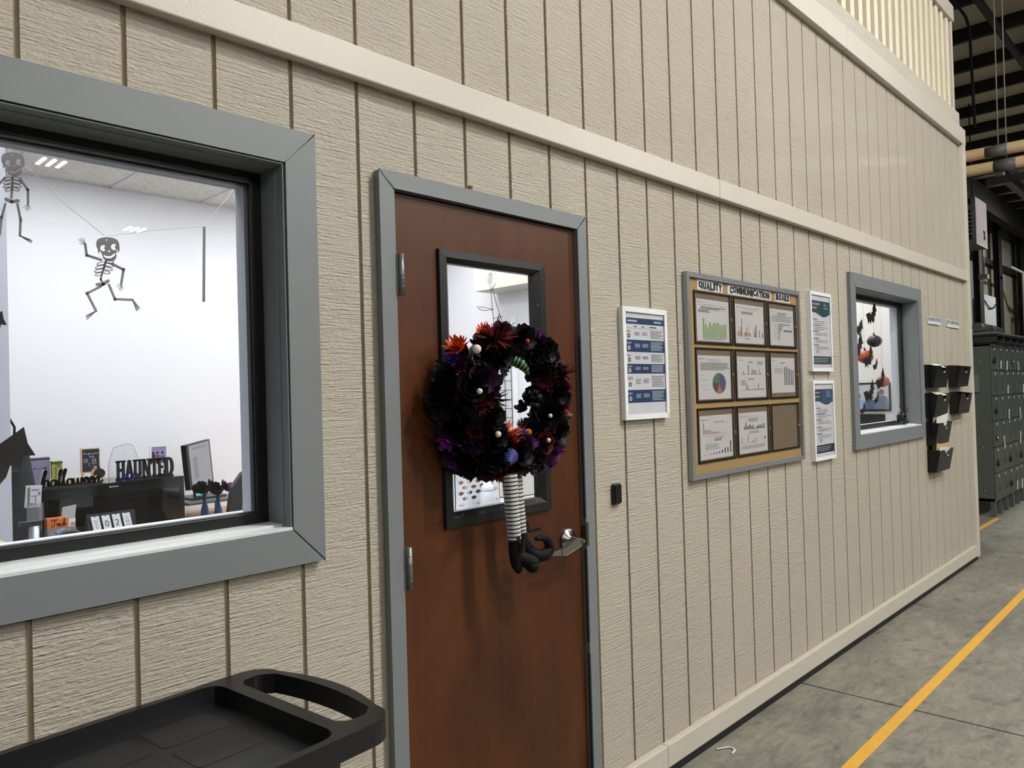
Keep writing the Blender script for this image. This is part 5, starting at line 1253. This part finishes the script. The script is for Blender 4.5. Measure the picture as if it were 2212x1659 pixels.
# leaflet holder on post
t = thing('leaflet_stand', (1.063, 2.3, .80), 'silver post with black clamp and clear leaflet holder', 'stand')
MB().tube([(1.063, 2.3, .801), (1.063, 2.3, 1.012)], .0215, 16).build('post', mat('satin_silver', '#b9bcc4', .35, .6), t)
MB().box(1.002, 1.092, 2.285, 2.315, 1.012, 1.036).build('clamp', DARKGREY, t, bevel=.004)
MB().box(1.03, 1.098, 2.278, 2.282, 1.036, 1.115).build('clear_pocket', CLR, t)
b = MB(); b.obox((1.06, 2.29, 1.148), (.032, 0, -.002), (0, .004, 0), (.004, 0, .05)); b.build('leaflets', [PAPER], t)
b = MB(); LF = lambda a, b_: (1.03+.062*a+.004*b_, 2.2852, 1.10+.095*b_)
for (a0_, a1_, b0_, b1_) in ((.05, .22, .05, .95), (.3, .8, .78, .84), (.3, .7, .5, .54), (.55, .62, .05, .5), (.25, .45, .1, .2), (.75, .9, .55, .7)): b.quad(LF(a0_, b0_), LF(a1_, b0_), LF(a1_, b1_), LF(a0_, b1_))
b.build('print', mat('leaflet_print', '#77706a', .6), t)
# trick-or-treat blocks
t = thing('wooden_block', (1.295, 2.7, .88), 'grey wooden block with yellow moons and stars under the Trick block', 'block')
MB().box(1.226, 1.362, 2.70, 2.745, .801, .932).build('block', mat('grey_block', '#7d8288', .6), t, bevel=.002)
b = MB()
for (xx, zz, rr_) in ((1.25, .905, .006), (1.285, .915, .005), (1.325, .92, .006), (1.345, .90, .005)):
    b.plate([[(xx + (rr_ if i % 2 else rr_*.45)*math.cos(PI*i/5), zz + (rr_ if i % 2 else rr_*.45)*math.sin(PI*i/5)) for i in range(10)]], lambda a, c: (a, 2.6995, c), (0, -.0004, 0))
b.build('stars', mat('yellow_star', '#d8c23a', .5), t)
t = thing('wooden_block', (1.275, 2.7, .932), 'orange wooden block lettered Trick in black script', 'block')
MB().box(1.226, 1.324, 2.70, 2.74, .9325, .985).build('block', mat('orange_block', '#cf6a26', .55), t, bevel=.002)
script_word('Trick', t, lambda a, b_: (a, 2.6995, .942+b_), 1.245, 1.315, .034, .0035, (0, -.0005, 0), [INK])
MB().sphere((1.288, 2.70, .978), (.004, .001, .004), 8, 6).sphere((1.316, 2.70, .982), (.004, .001, .004), 8, 6).build('stars', mat('yellow_star', '#d8c23a', .5), t)
# leaflet with orange picture
t = thing('greeting_card', (1.385, 2.82, .80), 'standing grey card with a small orange drawing beside the Trick block', 'card')
MB().obox((1.37, 2.85, .965), (.034, 0, .004), (0, .0012, 0), (.012, .02, .055)).build('card', mat('grey_card', '#8b8d90', .6), t); MB().obox((1.372, 2.80, .93), (.016, 0, 0), (0, .0012, 0), (.004, .006, .030)).build('inner_card', PAPER, t)
MB().obox((1.374, 2.797, .922), (.010, 0, 0), (0, .0008, 0), (.002, .004, .018)).build('drawing', mat('orange_drawing', '#b46a2a', .6), t); MB().box(1.335, 1.405, 2.81, 2.87, .801, .905).build('stand', BLACKM, t)
# desk calendar
t = thing('flip_calendar', (1.575, 2.8, .80), 'black flip calendar with white cards reading NOV 0 2 THU', 'calendar')
b = MB(); b.add([(1.45, 2.86, .862), (1.70, 2.86, .862), (1.70, 2.80, .862), (1.45, 2.80, .862), (1.45, 2.835, .965), (1.70, 2.835, .965), (1.70, 2.815, .965), (1.45, 2.815, .965)], [(0,1,2,3), (7,6,5,4), (3,2,6,7), (1,0,4,5), (2,1,5,6), (0,3,7,4)]); b.build('base', mat('dark_grey_stand', '#1c1e1f', .5), t)
for k, (u0, st) in enumerate(((208, 'NOV'), (230, '0'), (252, '2'), (274, 'THU'))):
    xc = 1.492 + k*.0535; PF = lambda a, b_: (xc + .021*a*2 + .006*(1-b_), 2.797+.014*b_ - .001, .872+.080*b_)
    PF = lambda a, b_, xc=xc: (xc - .0205 + .041*a + .010*(1-b_) - .006, 2.790 + .016*b_, .873+.081*b_)
    c = thing('flip_card', PF(.5, 0)); c.parent = t; c.location = Vector(PF(.5, 0)) - wloc(t)
    MB().plate([[(.0, 0), (1, 0), (1, 1), (.58, 1), (.58, .93), (.44, .93), (.44, 1), (0, 1)]], PF, (0, -.0015, 0)).build('card', WHITE, c)
    b = MB(); PT = lambda a, b_: Vector(PF(a, b_)) + Vector((0, -.0020, 0))
    if len(st) == 1: put_text(b, st, PT, .24, .76, .24, .66)
    else:
        for i, ch in enumerate(st): put_text(b, ch, PT, .34, .66, .58-.21*i, .74-.21*i)
    b.build('print', INK, c)
MB().box(1.40, 1.765, 2.815, 2.90, .835, .860).build('desk_tray', WHITE, label='narrow white tray under the flip calendar', cat='tray', bevel=.003)
MB().box(1.41, 1.75, 2.82, 2.9, .801, .834).build('riser', BLACKM, label='black riser carrying the white tray on the desk', cat='riser')
# clear bottle
t = thing('clear_bottle', (1.575, 2.6, .80), 'small clear bottle with cap in front of the calendar', 'bottle')
p = at(260, 1150, 2.6)
MB().lathe([(.001, 0), (.014, 0), (.0145, .01), (.0145, .085), (.007, .098), (.007, .106)], (p.x, 2.6, .801), n=16).build('body', CLR, t); MB().lathe([(.008, .106), (.008, .120), (.001, .122)], (p.x, 2.6, .801), n=12).build('cap', WHITE, t)
# blue-grey respirator / headgear
t = thing('headgear', (1.31, 2.5, .80), 'blue-grey safety headgear with black band and buckles on the desk', 'headgear')
BG = mat('blue_grey_plastic', '#7a88a6', .4)
P_ = [at(u, v, 2.5) for u, v in ((118, 1178), (128, 1160), (145, 1150), (165, 1149), (178, 1158), (185, 1172))]
MB().tube(smooth2d([tuple(q) for q in P_], 4), .010, 10).build('head_band', BLACK, t)
for (u, v, a, c_) in ((133, 1152, .020, .018), (118, 1172, .016, .014), (214, 1160, .022, .018), (165, 1165, .022, .014)):
    q = at(u, v, 2.51); MB().obox(q, (a, 0, a*.4), (0, .012, 0), (-c_*.4, 0, c_)).build('shell_pad', BG, t, bevel=.004)
q0, q1 = at(180, 1150, 2.49), at(186, 1165, 2.49); MB().tube([q0, q0.lerp(q1, .5)], .011, 10).build('knob', BLACK, t); MB().tube([q0.lerp(q1, .5), q1], .009, 10).build('buckle', mat('brass_buckle', '#a39a78', .3, .8), t)
MB().bar(at(188, 1157, 2.52), at(222, 1156, 2.52), .02, .014).build('temple_bar', BG, t)
MB().box(1.13, 1.46, 2.44, 2.58, .801, .855).build('white_carton', WHITE, label='low white carton under the blue-grey headgear', cat='carton', bevel=.002)
t = thing('product_box', (1.12, 2.42, .80), 'white box printed HAUS in red beside the silver post', 'box')
q0 = at(87, 1172, 2.42); q1 = at(113, 1188, 2.42)
MB().box(q0.x, q1.x, 2.42, 2.435, .801, q0.z).build('carton', WHITE, t); b = MB(); put_text(b, 'HAUS', lambda a, b_: (a, 2.4195, b_), q0.x+.004, q1.x-.006, q0.z-.024, q0.z-.010, 0, .02); b.build('print', mat('red_print', '#8e1f2c', .5), t)
# monitor
mo = thing('monitor', (2.30, 3.3, .80), 'black-framed monitor with grey screen turned sideways on the riser', 'monitor')
A_, B_, C_, D_ = at(402, 961, 3.22), at(453, 951, 3.42), at(462, 1037, 3.42), at(413, 1060, 3.22)
ctr = (A_+B_+C_+D_)/4; ex = ((B_+C_)-(A_+D_))/4; ez = ((A_+B_)-(C_+D_))/4; ny = ex.cross(ez).normalized(); ny = ny if ny.y > 0 else -ny
MB().obox(ctr + ny*.02, ex*1.02, ny*.018, ez*1.02).build('casing', BLACK, mo, bevel=.003)
MB().obox(ctr + ny*.0015 + ex*.03, ex*.86, ny*.0015, ez*.96).build('screen', mat('lit_screen', '#5c5d60', .3, emit=(.42, .42, .44), estr=.35), mo)
sb = MB(); sb.obox(ctr - ny*.0005 + ez*.78 + ex*.05, ex*.62, ny*.0005, ez*.05); sb.obox(ctr - ny*.0005 + ez*-.1 - ex*.4, ex*.16, ny*.0005, ez*.5); sb.build('window_bars', mat('screen_grey', '#4c4d50', .3, emit=(.3, .3, .32), estr=.35), mo)
MB().obox(ctr + ny*.04 - ez*1.15, ex*.25, ny*.012, ez*.35).build('stand_neck', BLACK, mo); MB().box(2.20, 2.44, 3.22, 3.44, .927, .937).build('stand_foot', BLACK, mo)
t = thing('monitor_riser', (2.3, 3.3, .80), 'dark monitor riser shelf on thin metal legs', 'riser')
MB().box(2.13, 2.52, 3.12, 3.50, .905, .926).build('shelf', mat('riser_grey', '#4b4b4a', .35), t, bevel=.008, seg=3)
for xx, yy in ((2.25, 3.14), (2.48, 3.14), (2.25, 3.46), (2.48, 3.46)): MB().tube([(xx, yy, .801), (xx, yy, .905)], .009, 10).build('leg', STEEL, t)
for i, (u, v) in enumerate(((428, 1064), (438, 1062))):
    q = at(u, v, 3.19); MB().obox(q, (.016, 0, 0), (0, .0008, 0), (-.002, 0, .022)).build('sticky_note', mat('aqua_note', '#6fc3cc', .6), label=('left' if i == 0 else 'right') + ' aqua sticky note under the monitor', cat='note', group='aqua notes')
# bottles with flowers
BLG = mat('blue_bottle_glass', '#1f3a66', .2, var=.1)
for i, (xx, yy) in enumerate(((2.018, 2.63), (2.046, 2.52))):
    t = thing('flower_bottle', (xx, yy, .80), ('left' if i == 0 else 'right') + ' dark blue bottle vase holding black flowers', 'bottle', 'blue bottles with flowers')
    MB().lathe([(.001, 0), (.021, 0), (.022, .01), (.022, .13), (.018, .152), (.0105, .175), (.0105, .235), (.012, .24)], (xx, yy, .801), n=18).build('bottle', BLG, t)
    MB().tube([(xx, yy, 1.03), (xx, yy, 1.06)], .003, 6).build('stem', BLACKM, t)
    for k, (dx, dz, col, s_) in enumerate(((-.03, .0, 'black', .046), (.015, .010, 'black', .046), (.06 if i else -.06, -.004, 'magenta' if i else 'black', .036))):
        o = bpy.data.objects.new('rose', PROTO['rose']); COL.objects.link(o); o.parent = t; o.location = Vector((xx+dx, yy-.02, 1.062+dz)) - wloc(t); o.rotation_euler = (1.2, 0, k*1.1); o.scale = (s_, s_, s_)
        o.material_slots[0].link = 'OBJECT'; o.material_slots[0].material = WC[col]
MB().lathe([(.001, 0), (.02, 0), (.021, .03), (.0195, .03), (.018, .004)], (2.115, 2.5, .8305), n=14).build('glass_jar', CLR, label='little clear jar beside the blue bottles', cat='jar')
MB().box(2.09, 2.14, 2.48, 2.53, .801, .83).build('jar_base', BLACKM, label='small black block under the clear jar', cat='block')
# mesh chair
ch = thing('office_chair', (2.03, 2.0, .006), 'black mesh office chair at the right of the left window', 'chair')
CF_ = lambda a, b_: (2.02 + .44*a + .10*0, 2.0 + .10*b_, .70 + .56*b_)
o_ = [(.02, 0), (.0, .5), (.08, .82), (.22, .96), (.45, 1.0), (.75, .98), (.95, .85), (1.0, .4), (.97, 0)]; i_ = [(.16, .06), (.15, .5), (.22, .76), (.32, .85), (.48, .88), (.7, .86), (.84, .75), (.87, .4), (.84, .06)]
def chx(a, b_): return Vector((1.86+.46*a, 2.0+.06*b_, .70+.505*b_))
MB().plate([o_, i_], chx, (0, .03, 0)).build('back_frame', BLACK, ch, bevel=.006)
MB().plate([[(q[0], q[1]) for q in i_]], lambda a, b_: chx(a, b_) + Vector((0, .012, 0)), (0, .002, 0)).build('back_mesh', glass_mat('grey_mesh_back', (.5, .5, .5), .4, 1.3, .5, (.25, .25, .25)), ch)
MB().box(1.80, 2.28, 1.55, 2.0, .44, .52).build('seat', BLACKM, ch, bevel=.03, seg=3); MB().tube([(2.03, 1.80, .10), (2.03, 1.80, .44)], .03, 10).build('gas_lift', DARKSTEEL, ch)
MB().bar((2.03, 1.98, .46), (2.03, 2.03, .80), .05, .02).build('back_post', BLACK, ch)
for k in range(5):
    a = 2*PI*k/5; MB().bar((2.03, 1.80, .10), (2.03+.28*math.cos(a), 1.80+.28*math.sin(a), .07), .04, .03).build('base_spoke', BLACK, ch); MB().sphere((2.03+.28*math.cos(a), 1.80+.28*math.sin(a), .034), .028, 10, 8).build('caster', BLACK, ch)
# beige chair at far left
bc = thing('beige_chair', (.45, 1.15, .006), 'beige upholstered chair back at the lower left corner of the window', 'chair')
BE = mat('beige_fabric', '#bdb096', .85, var=.1, scale=200)
MB().box(.22, .705, 1.18, 1.27, .50, 1.125).build('backrest', BE, bc, bevel=.035, seg=4); MB().box(.24, .68, .72, 1.2, .42, .51).build('seat', BE, bc, bevel=.03, seg=3)
for xx in (.27, .65):
    for yy in (.76, 1.22): MB().box(xx-.02, xx+.02, yy-.02, yy+.02, .006, .42).build('leg', BLACKM, bc)

# ---- skeleton garland
SKM = mat('grey_card_skeleton', '#a9a6a6', .7, var=.03)
ZS = 3.95
def skel_map(dx, dy):
    def f(a, b_): return at((a+dx)/ZS, 300+(b_+dy)/ZS, .30)
    return f
def skeleton(label, fn, skull_off, tors, arms, legs, hang):
    t = thing('paper_skeleton', tuple(fn(*hang)), label, 'skeleton decoration', 'paper skeletons on the garland')
    th = (0, .0012, 0); ox_, oy_ = skull_off
    so = [(822,880),(835,855),(870,842),(920,838),(970,845),(1005,865),(1018,895),(1022,950),(1010,968),(990,965),(995,1000),(985,1030),(960,1045),(920,1045),(885,1025),(870,985),(868,970),(850,978),(835,968),(838,950),(822,915)]
    def eye(cx_, cy_, r): return [(cx_ + r*math.cos(q)*(.35 if -.6 < ((q+PI) % (2*PI))-PI < .6 else 1), cy_ + r*math.sin(q)*(.5 if -.6 < ((q+PI) % (2*PI))-PI < .6 else 1)) for q in [2*PI*i/16 for i in range(16)]]
    holes = [eye(882, 932, 27), eye(973, 922, 27), [(918,965),(931,946),(945,964)], [(886,983),(905,1000),(945,1000),(982,973),(985,990),(950,1018),(910,1018),(890,1008)], circ(910, 862, 8, 8), circ(854, 968, 8, 8), circ(1001, 954, 8, 8)]
    sh = lambda pl: [(p_[0]+ox_, p_[1]+oy_) for p_ in pl]
    b = MB(); b.plate([sh(so)] + [sh(h) for h in holes], fn, th); b.build('skull', SKM, t)
    def st(pl, wd, b):
        for q in stroke2d(pl, wd): b.plate([q], fn, th)
    b = MB(); st(tors['spine'], 17, b); st(tors['pelvis'], 30, b)
    (sx, sy), (ex_, ey_) = tors['spine'][0], tors['ribend']
    for k in range(4):
        f_ = (k+.35)/4.2; cx_ = sx+(ex_-sx)*f_; cy_ = sy+(ey_-sy)*f_; tl = math.atan2(ex_-sx, ey_-sy)
        for sd in (-1, 1):
            L_ = (38, 40, 40, 32)[k]; c0 = (cx_ + sd*L_*.95, cy_ + sd*math.tan(tl)*L_*.9*0 + 2*k + (sd*tl*30))
            e = [(c0[0] + L_*math.cos(q)*math.cos(.25*sd) - 11*math.sin(q)*math.sin(.25*sd), c0[1] + L_*math.cos(q)*math.sin(.25*sd)*(.9) + 12*math.sin(q)) for q in [2*PI*i/14 for i in range(15)]]
            st(e, 7, b)
    b.build('ribcage', SKM, t)
    for nm, group_ in (('arm', arms), ('leg', legs)):
        for ln in group_:
            b = MB(); st(ln['bone'], 21, b)
            for p_ in ln['bone'][1:-1]: b.plate([circ(p_[0], p_[1], 15, 10)], fn, th)
            for q in ln['digits']: st([ln['bone'][-1], q], 5.5 if nm == 'arm' else 9, b)
            b.build(nm, SKM, t)
    return t
skeleton('running grey paper skeleton hanging in the middle of the left window', skel_map(0, 0), (0, 0), dict(spine=[(903,1045),(885,1110),(868,1160),(860,1200),(876,1225)], ribend=(868,1165), pelvis=[(830,1243),(880,1240),(922,1212)]),
         [dict(bone=[(865,1033),(740,992),(728,900)], digits=[(672,858),(690,848),(715,846),(683,893)]), dict(bone=[(955,1066),(1055,1116),(1036,1228)], digits=[(996,1264),(1018,1288),(1034,1296),(1052,1280)])],
         [dict(bone=[(862,1258),(744,1318),(820,1468)], digits=[(738,1508),(736,1524),(742,1540)]), dict(bone=[(930,1246),(982,1368),(1132,1374)], digits=[(1168,1466),(1182,1458),(1192,1444)])], (908, 838))
skeleton('standing grey paper skeleton at the upper left of the window', skel_map(0, 0), (-810, -725), dict(spine=[(107,328),(105,400),(100,460),(98,505)], ribend=(103,450), pelvis=[(52,515),(100,535),(155,530)]),
         [dict(bone=[(42,332),(-20,400),(-40,520)], digits=[(-60,560),(-40,575)]), dict(bone=[(175,345),(238,436),(240,548)], digits=[(203,584),(220,606),(238,614),(260,600)])],
         [dict(bone=[(46,555),(14,670),(0,815)], digits=[(-60,860)]), dict(bone=[(150,558),(176,690),(170,826)], digits=[(268,886),(274,872),(262,862)])], (98, 113))
t = thing('paper_skeleton', tuple(at(440, 488, .3)), 'grey paper skeleton turned edge-on near the right window frame', 'skeleton decoration', 'paper skeletons on the garland')
b = MB(); A_, B_ = at(441, 490, .3), at(440, 652, .3); b.obox((A_+B_)/2, (.0025, 0, 0), (0, .003, 0), (A_-B_)/2); b.build('body', SKM, t)
GS_ = mat('white_string', '#f2f2f4', .7)
gpts = [at(8, 290, .30), at(22, 330, .302), at(70, 372, .30), at(140, 440, .30), at(227, 510, .302), at(330, 498, .30), at(441, 489, .302), at(500, 415, .30), at(520, 385, .3)]
MB().tube(gpts, .0008, 6).build('garland_string', GS_, label='twisted white string carrying the paper skeletons across the window', cat='string')

# ---- bats
BATM = mat('black_card_bat', '#0c0c0d', .7)
BAT = [(0, .20), (.06, .34), (.12, .20), (.2, .18), (.32, .42), (.6, .5), (1.0, .62), (.93, .2), (.98, -.15), (.72, -.05), (.55, -.35), (.38, -.15), (.2, -.38), (0, -.5)]
BAT = BAT + [(-x_, y_) for x_, y_ in reversed(BAT[1:-1])]
def bat(label, u, v, y, size, rot, fold=.5, group='card bats on the window with pumpkins'):
    c = at(u, v, y); ca, sa = math.cos(rot), math.sin(rot)
    t = thing('card_bat', tuple(c), label, 'bat decoration', group)
    for sd, nm in ((-1, 'wing'), (1, 'wing')):
        half = [p_ for p_ in BAT if p_[0]*sd >= 0]
        half = sorted(half, key=lambda p_: 0) 
        if sd == 1: half = BAT[:BAT.index((0, -.5))+1]
        else: half = [(0, -.5)] + [(-x_, y_) for x_, y_ in reversed(BAT[1:BAT.index((0, -.5))])] + [(0, .20)]
        MB().plate([half], lambda a, b_: (c.x + size*(a*ca - b_*sa), c.y + .006 + size*abs(a)*fold*.4, c.z + size*(a*sa + b_*ca)), (0, .0012, 0)).build(nm, BATM, t)
bat('large black bat cut-out at the lower left edge of the left window', -18, 1008, .13, .085, .35, .1, 'bats on the left window')
bat('black bat tip showing at the left edge below the upper skeleton', -30, 706, .13, .04, .3, .1, 'bats on the left window')
bb = [(1887, 682, .15, .52, 'upper right card bat against the white wall'), (1857, 711, .13, .20, 'card bat at the window edge left of the black pumpkin'), (1856, 752, .16, .45, 'card bat half covering the upper orange pumpkin from above'), (1880, 775, .14, .60, 'card bat over the right half of the upper orange pumpkin'),
      (1894, 790, .075, .55, 'small curled card bat below the upper orange pumpkin'), (1906, 824, .14, .55, 'card bat in front of the lower orange pumpkin'), (1882, 851, .15, .45, 'card bat over the framed photo'), (1897, 862, .075, .65, 'small card bat beside the man in the photo'), (1867, 886, .075, .55, 'small card bat below the framed photo'), (1853, 818, .07, .6, 'small card bat at the left window edge above the photo')]
for k, (u, v, s_, r_, lab) in enumerate(bb): bat(lab, u, v, .112 + .005*k, s_*.70, r_, .06)

# ---- room with pumpkins
def pumpkin(label, u, v, y, rpx, m_, stemm):
    c = at(u, v, y); s_ = rpx/291.0
    t = thing('hanging_pumpkin', (c.x, c.y, c.z - s_*.75), label, 'pumpkin', 'hanging pumpkins')
    MB().sphere(c, (s_*.97, s_*.97, s_*.84), 40, 14, fn=lambda th, ph: .86 + .14*abs(math.sin(ph*4))**.7).build('shell', m_, t)
    MB().tube([(c.x, c.y, c.z+s_*.76), (c.x-.006, c.y, c.z+s_*.98), (c.x-.02, c.y, c.z+s_*1.14)], [s_*.16, s_*.11, s_*.08], 8).build('stem', stemm, t)
    MB().tube([(c.x-.01, c.y, c.z+s_*1.0), (c.x-.01, c.y, 2.96)], .0012, 5).build('thread', GS_, t)
PKB = mat('gloss_charcoal', '#23262e', .12); PKO = mat('gloss_orange', '#c2552a', .15, var=.1); PKS = mat('gloss_salmon', '#b56450', .2)
pumpkin('glossy black pumpkin ornament hanging highest in the right window', 1889, 737, .4, 17, PKB, PKB); pumpkin('glossy orange pumpkin ornament hanging behind bats in the right window', 1869, 771, .4, 18, PKO, BLACK); pumpkin('dull orange pumpkin ornament hanging lowest in the right window', 1907, 824, .42, 16, PKS, BLACK)
t = thing('framed_photo', (7.43, .75, 1.31), 'black framed group photo on the end wall seen through the right window', 'picture')
y0_, y1_, z0_, z1_ = .585, 1.05, 1.318, 1.548
b = MB(); b.box(7.415, 7.43, y0_-.015, y1_, z1_, z1_+.015); b.box(7.415, 7.43, y0_-.015, y1_, z0_-.015, z0_); b.box(7.415, 7.43, y0_-.015, y0_, z0_, z1_); b.box(7.415, 7.43, y1_, y1_+.015, z0_-.015, z1_+.015); b.build('frame', BLACK, t)
PFm = lambda a, b_, d=0: (7.4195 - d, y1_ - (y1_-y0_)*a, z0_ + (z1_-z0_)*b_)
b = MB(); b.quad(PFm(0, 0), PFm(1, 0), PFm(1, 1), PFm(0, 1), 0)
for k, (a, wd, hh, ci, hd) in enumerate(((.42, .30, .42, 1, .55), (.66, .26, .38, 2, .50), (.86, .28, .55, 3, .70))):
    b.add([PFm(a-wd/2, 0, .0005*(k+1)), PFm(a+wd/2, 0, .0005*(k+1)), PFm(a+wd*.42, hh*.85, .0005*(k+1)), PFm(a+wd*.15, hh, .0005*(k+1)), PFm(a-wd*.15, hh, .0005*(k+1)), PFm(a-wd*.42, hh*.85, .0005*(k+1))], [(0,1,2,3,4,5)], ci)
    b.add([PFm(a+.055*math.cos(q), hd+.11*math.sin(q)-.02, .0005*(k+1)+.0002) for q in [2*PI*i/12 for i in range(12)]], [tuple(range(12))], 4)
b.build('photo', [mat('photo_sky', '#c9cbd0', .4), mat('photo_lightblue', '#9db6d6', .4), mat('photo_slate', '#5b6a8c', .4), mat('photo_grey', '#7d8797', .4), mat('photo_skin', '#8a7468', .4)], t)
t = thing('computer_monitor', (7.1, .7, .76), 'dark computer monitor below the framed photo', 'monitor')
MB().box(7.18, 7.21, .553, 1.1, 1.05, 1.285).build('casing', BLACK, t, bevel=.003); MB().box(7.176, 7.181, .57, 1.08, 1.07, 1.27).build('screen', mat('off_screen', '#1d1e20', .15), t); MB().box(7.16, 7.23, .80, .86, .77, 1.05).build('stand', BLACK, t); MB().box(7.10, 7.28, .70, .96, .76, .77).build('foot', BLACK, t)
t = thing('corner_desk', (7.1, .8, 0), 'pale desk at the end wall of the pumpkin room', 'desk')
MB().box(6.75, 7.42, .3, 2.2, .73, .76).build('desk_top', DESKW, t)
for yy in (.36, 2.14): MB().box(6.8, 7.38, yy-.03, yy+.03, .006, .73).build('leg_panel', DESKW, t)
# spider on the right sill
sp = thing('spider_ornament', (5.93, .04, 1.245), 'black tinsel spider ornament sitting on the right window sill', 'spider')
SPM = mat('black_tinsel', '#08080a', .25, var=.5, scale=120)
ZB = 1.2515
MB().sphere((5.955, .045, ZB+.055), (.05, .03, .045), 16, 10, fn=lambda th, ph: 1+.10*math.sin(9*ph)*math.sin(7*th)).build('body', SPM, sp); MB().sphere((5.985, .035, ZB+.02), (.035, .028, .02), 12, 8).build('head', SPM, sp)
for k, (dx, dy, dz, ex_, ez_) in enumerate(((-.05, -.01, .03, -.15, .085), (-.05, -.01, .0, -.13, .045), (-.03, -.02, -.02, -.13, .0), (-.01, -.02, -.03, -.10, -.045), (.02, -.02, .03, .05, .085), (.03, .0, .02, .08, .06))):
    b = (5.955+dx, .04+dy, ZB+.055+dz); e = (5.955+ex_*.8, .02, ZB+.055+ez_*.95); mdl = ((b[0]+e[0])/2, .012, (b[2]+e[2])/2+.012)
    MB().tube([b, mdl, e], .004, 6).build('leg', SPM, sp)

# ---- lab behind the door
lb = thing('lab_bench', (3.3, 1.7, 0), 'pale laboratory bench behind the door glass', 'bench')
MB().box(2.45, 4.70, 1.35, 2.15, .87, .90).build('bench_top', mat('bench_white', '#d0d2d6', .4), lb)
for xx in (2.5, 4.6): MB().box(xx-.03, xx+.03, 1.4, 2.1, .006, .87).build('leg_panel', DESKW, lb)
bk = thing('storage_basket', (3.1, 1.6, .90), 'white plastic basket with round holes behind the door glass', 'basket')
q0 = at(982, 1022, 1.5); q1 = at(1080, 1085, 1.5); bx0, bx1, bz0, bz1 = q0.x, q1.x, .902, q0.z
holes = []
for r in range(6):
    for c in range(5):
        cx_ = .13 + .19*c + (.09 if r % 2 else 0); cy_ = .14 + .145*r
        if cx_ < .95: holes.append(circ(cx_, cy_, .062, 12, ry=.052))
MB().plate([[(0, 0), (1, 0), (1, 1), (0, 1)]] + holes, lambda a, b_: (bx0+(bx1-bx0)*a, 1.5, bz0+(bz1-bz0)*b_), (0, .004, 0)).build('front', WHITE, bk)
b = MB(); b.box(bx0, bx0+.004, 1.5, 1.72, bz0, bz1); b.box(bx1-.004, bx1, 1.5, 1.72, bz0, bz1); b.box(bx0, bx1, 1.716, 1.72, bz0, bz1); b.box(bx0, bx1, 1.5, 1.72, bz0, bz0+.004); b.build('shell', WHITE, bk)
b = MB(); b.box(bx0-.006, bx1+.006, 1.492, 1.508, bz1-.004, bz1+.008); b.build('rim', WHITE, bk)
cols_ = [('#c98d8d', 'pink'), ('#5a3322', 'dark brown'), ('#b48a4a', 'amber'), ('#a6763f', 'tan'), ('#8b8f98', 'grey'), ('#cfcfd4', 'white'), ('#3a3d42', 'black'), ('#b9bcc4', 'silver')]
k = 0
for r in range(3):
    for c in range(4):
        hx_, nm = cols_[(k*3+r) % 8]; xx = bx0 + (bx1-bx0)*(.16+.21*c); zz = bz0 + .035 + .075*r
        MB().lathe([(.001, 0), (.026, 0), (.027, .05), (.024, .06), (.024, .068), (.001, .07)], (xx, 1.56 + .04*(c % 2), zz), n=12).build('sample_pot', mat('pot_' + nm.replace(' ', '_'), hx_, .4), label='%s sample pot in the holed basket, %s layer, %s from the left' % (nm, ('bottom', 'middle', 'top')[r], ('first', 'second', 'third', 'fourth')[c]), cat='pot', group='sample pots in the basket'); k += 1
q = at(1065, 1085, 1.38); 
t = thing('white_bottle', (q.x, 1.40, .90), 'white plastic bottle with screw cap before the holed basket', 'bottle')
MB().lathe([(.001, 0), (.044, 0), (.046, .01), (.046, .075), (.034, .10), (.030, .105)], (q.x, 1.42, .901), n=20).build('body', WHITE, t); MB().lathe([(.036, .105), (.036, .13), (.030, .132), (.02, .15), (.001, .152)], (q.x, 1.42, .901), n=20).build('cap', WHITE, t)
q = at(1140, 1060, 1.6); cq = q.x
t = thing('open_carton', (q.x, 1.7, .90), 'open white carton right of the witch legs behind the glass', 'carton')
for pl in ((q.x-.16, q.x+.22, 1.60, 1.605, .901, 1.06), (q.x-.16, q.x-.155, 1.6, 1.95, .901, 1.06), (q.x+.215, q.x+.22, 1.6, 1.95, .901, 1.06), (q.x-.16, q.x+.22, 1.945, 1.95, .901, 1.06), (q.x-.16, q.x+.22, 1.6, 1.95, .901, .905)): MB().box(*pl).build('panel', mat('carton_cream', '#d3cdc2', .6), t)
MB().tube([(cq+.0, 1.74, .962), (cq+.08, 1.80, .962)], .05, 14).build('amber_jar', mat('amber_jar', '#8a3d1e', .25), label='amber jar lying in the open carton', cat='jar')
# wire grid and casing on the partition
wg = thing('wire_grid', (4.70, 2.85, 1.3), 'black wire grid panel hanging on the lab partition', 'wire grid')
for k in range(8): MB().tube([(4.695, 2.70+.075*k, 1.28), (4.695, 2.70+.075*k, 1.98)], .0028, 6).build('wire', BLACKM, wg)
for k in range(10): MB().tube([(4.69, 2.70, 1.28+.077*k), (4.69, 3.225, 1.28+.077*k)], .0028, 6).build('wire', BLACKM, wg)
MB().box(4.694, 4.709, 2.63, 2.685, 0, 2.2).build('trim_5', mat('white_trim', '#f0f1f4', .4), kind='structure')
b = MB(); b.box(4.700, 4.708, 2.86, 2.98, 1.40, 1.6); b.build('pinned_paper', PAPER, label='white paper clipped behind the black wire grid', cat='paper')
p = at(975, 1012, 2.0); MB().tube([(p.x, 2.02, .901), (p.x, 2.02, p.z+.12)], .05, 14).build('tall_jar', CLR, label='tall clear jar behind the holed basket', cat='jar')
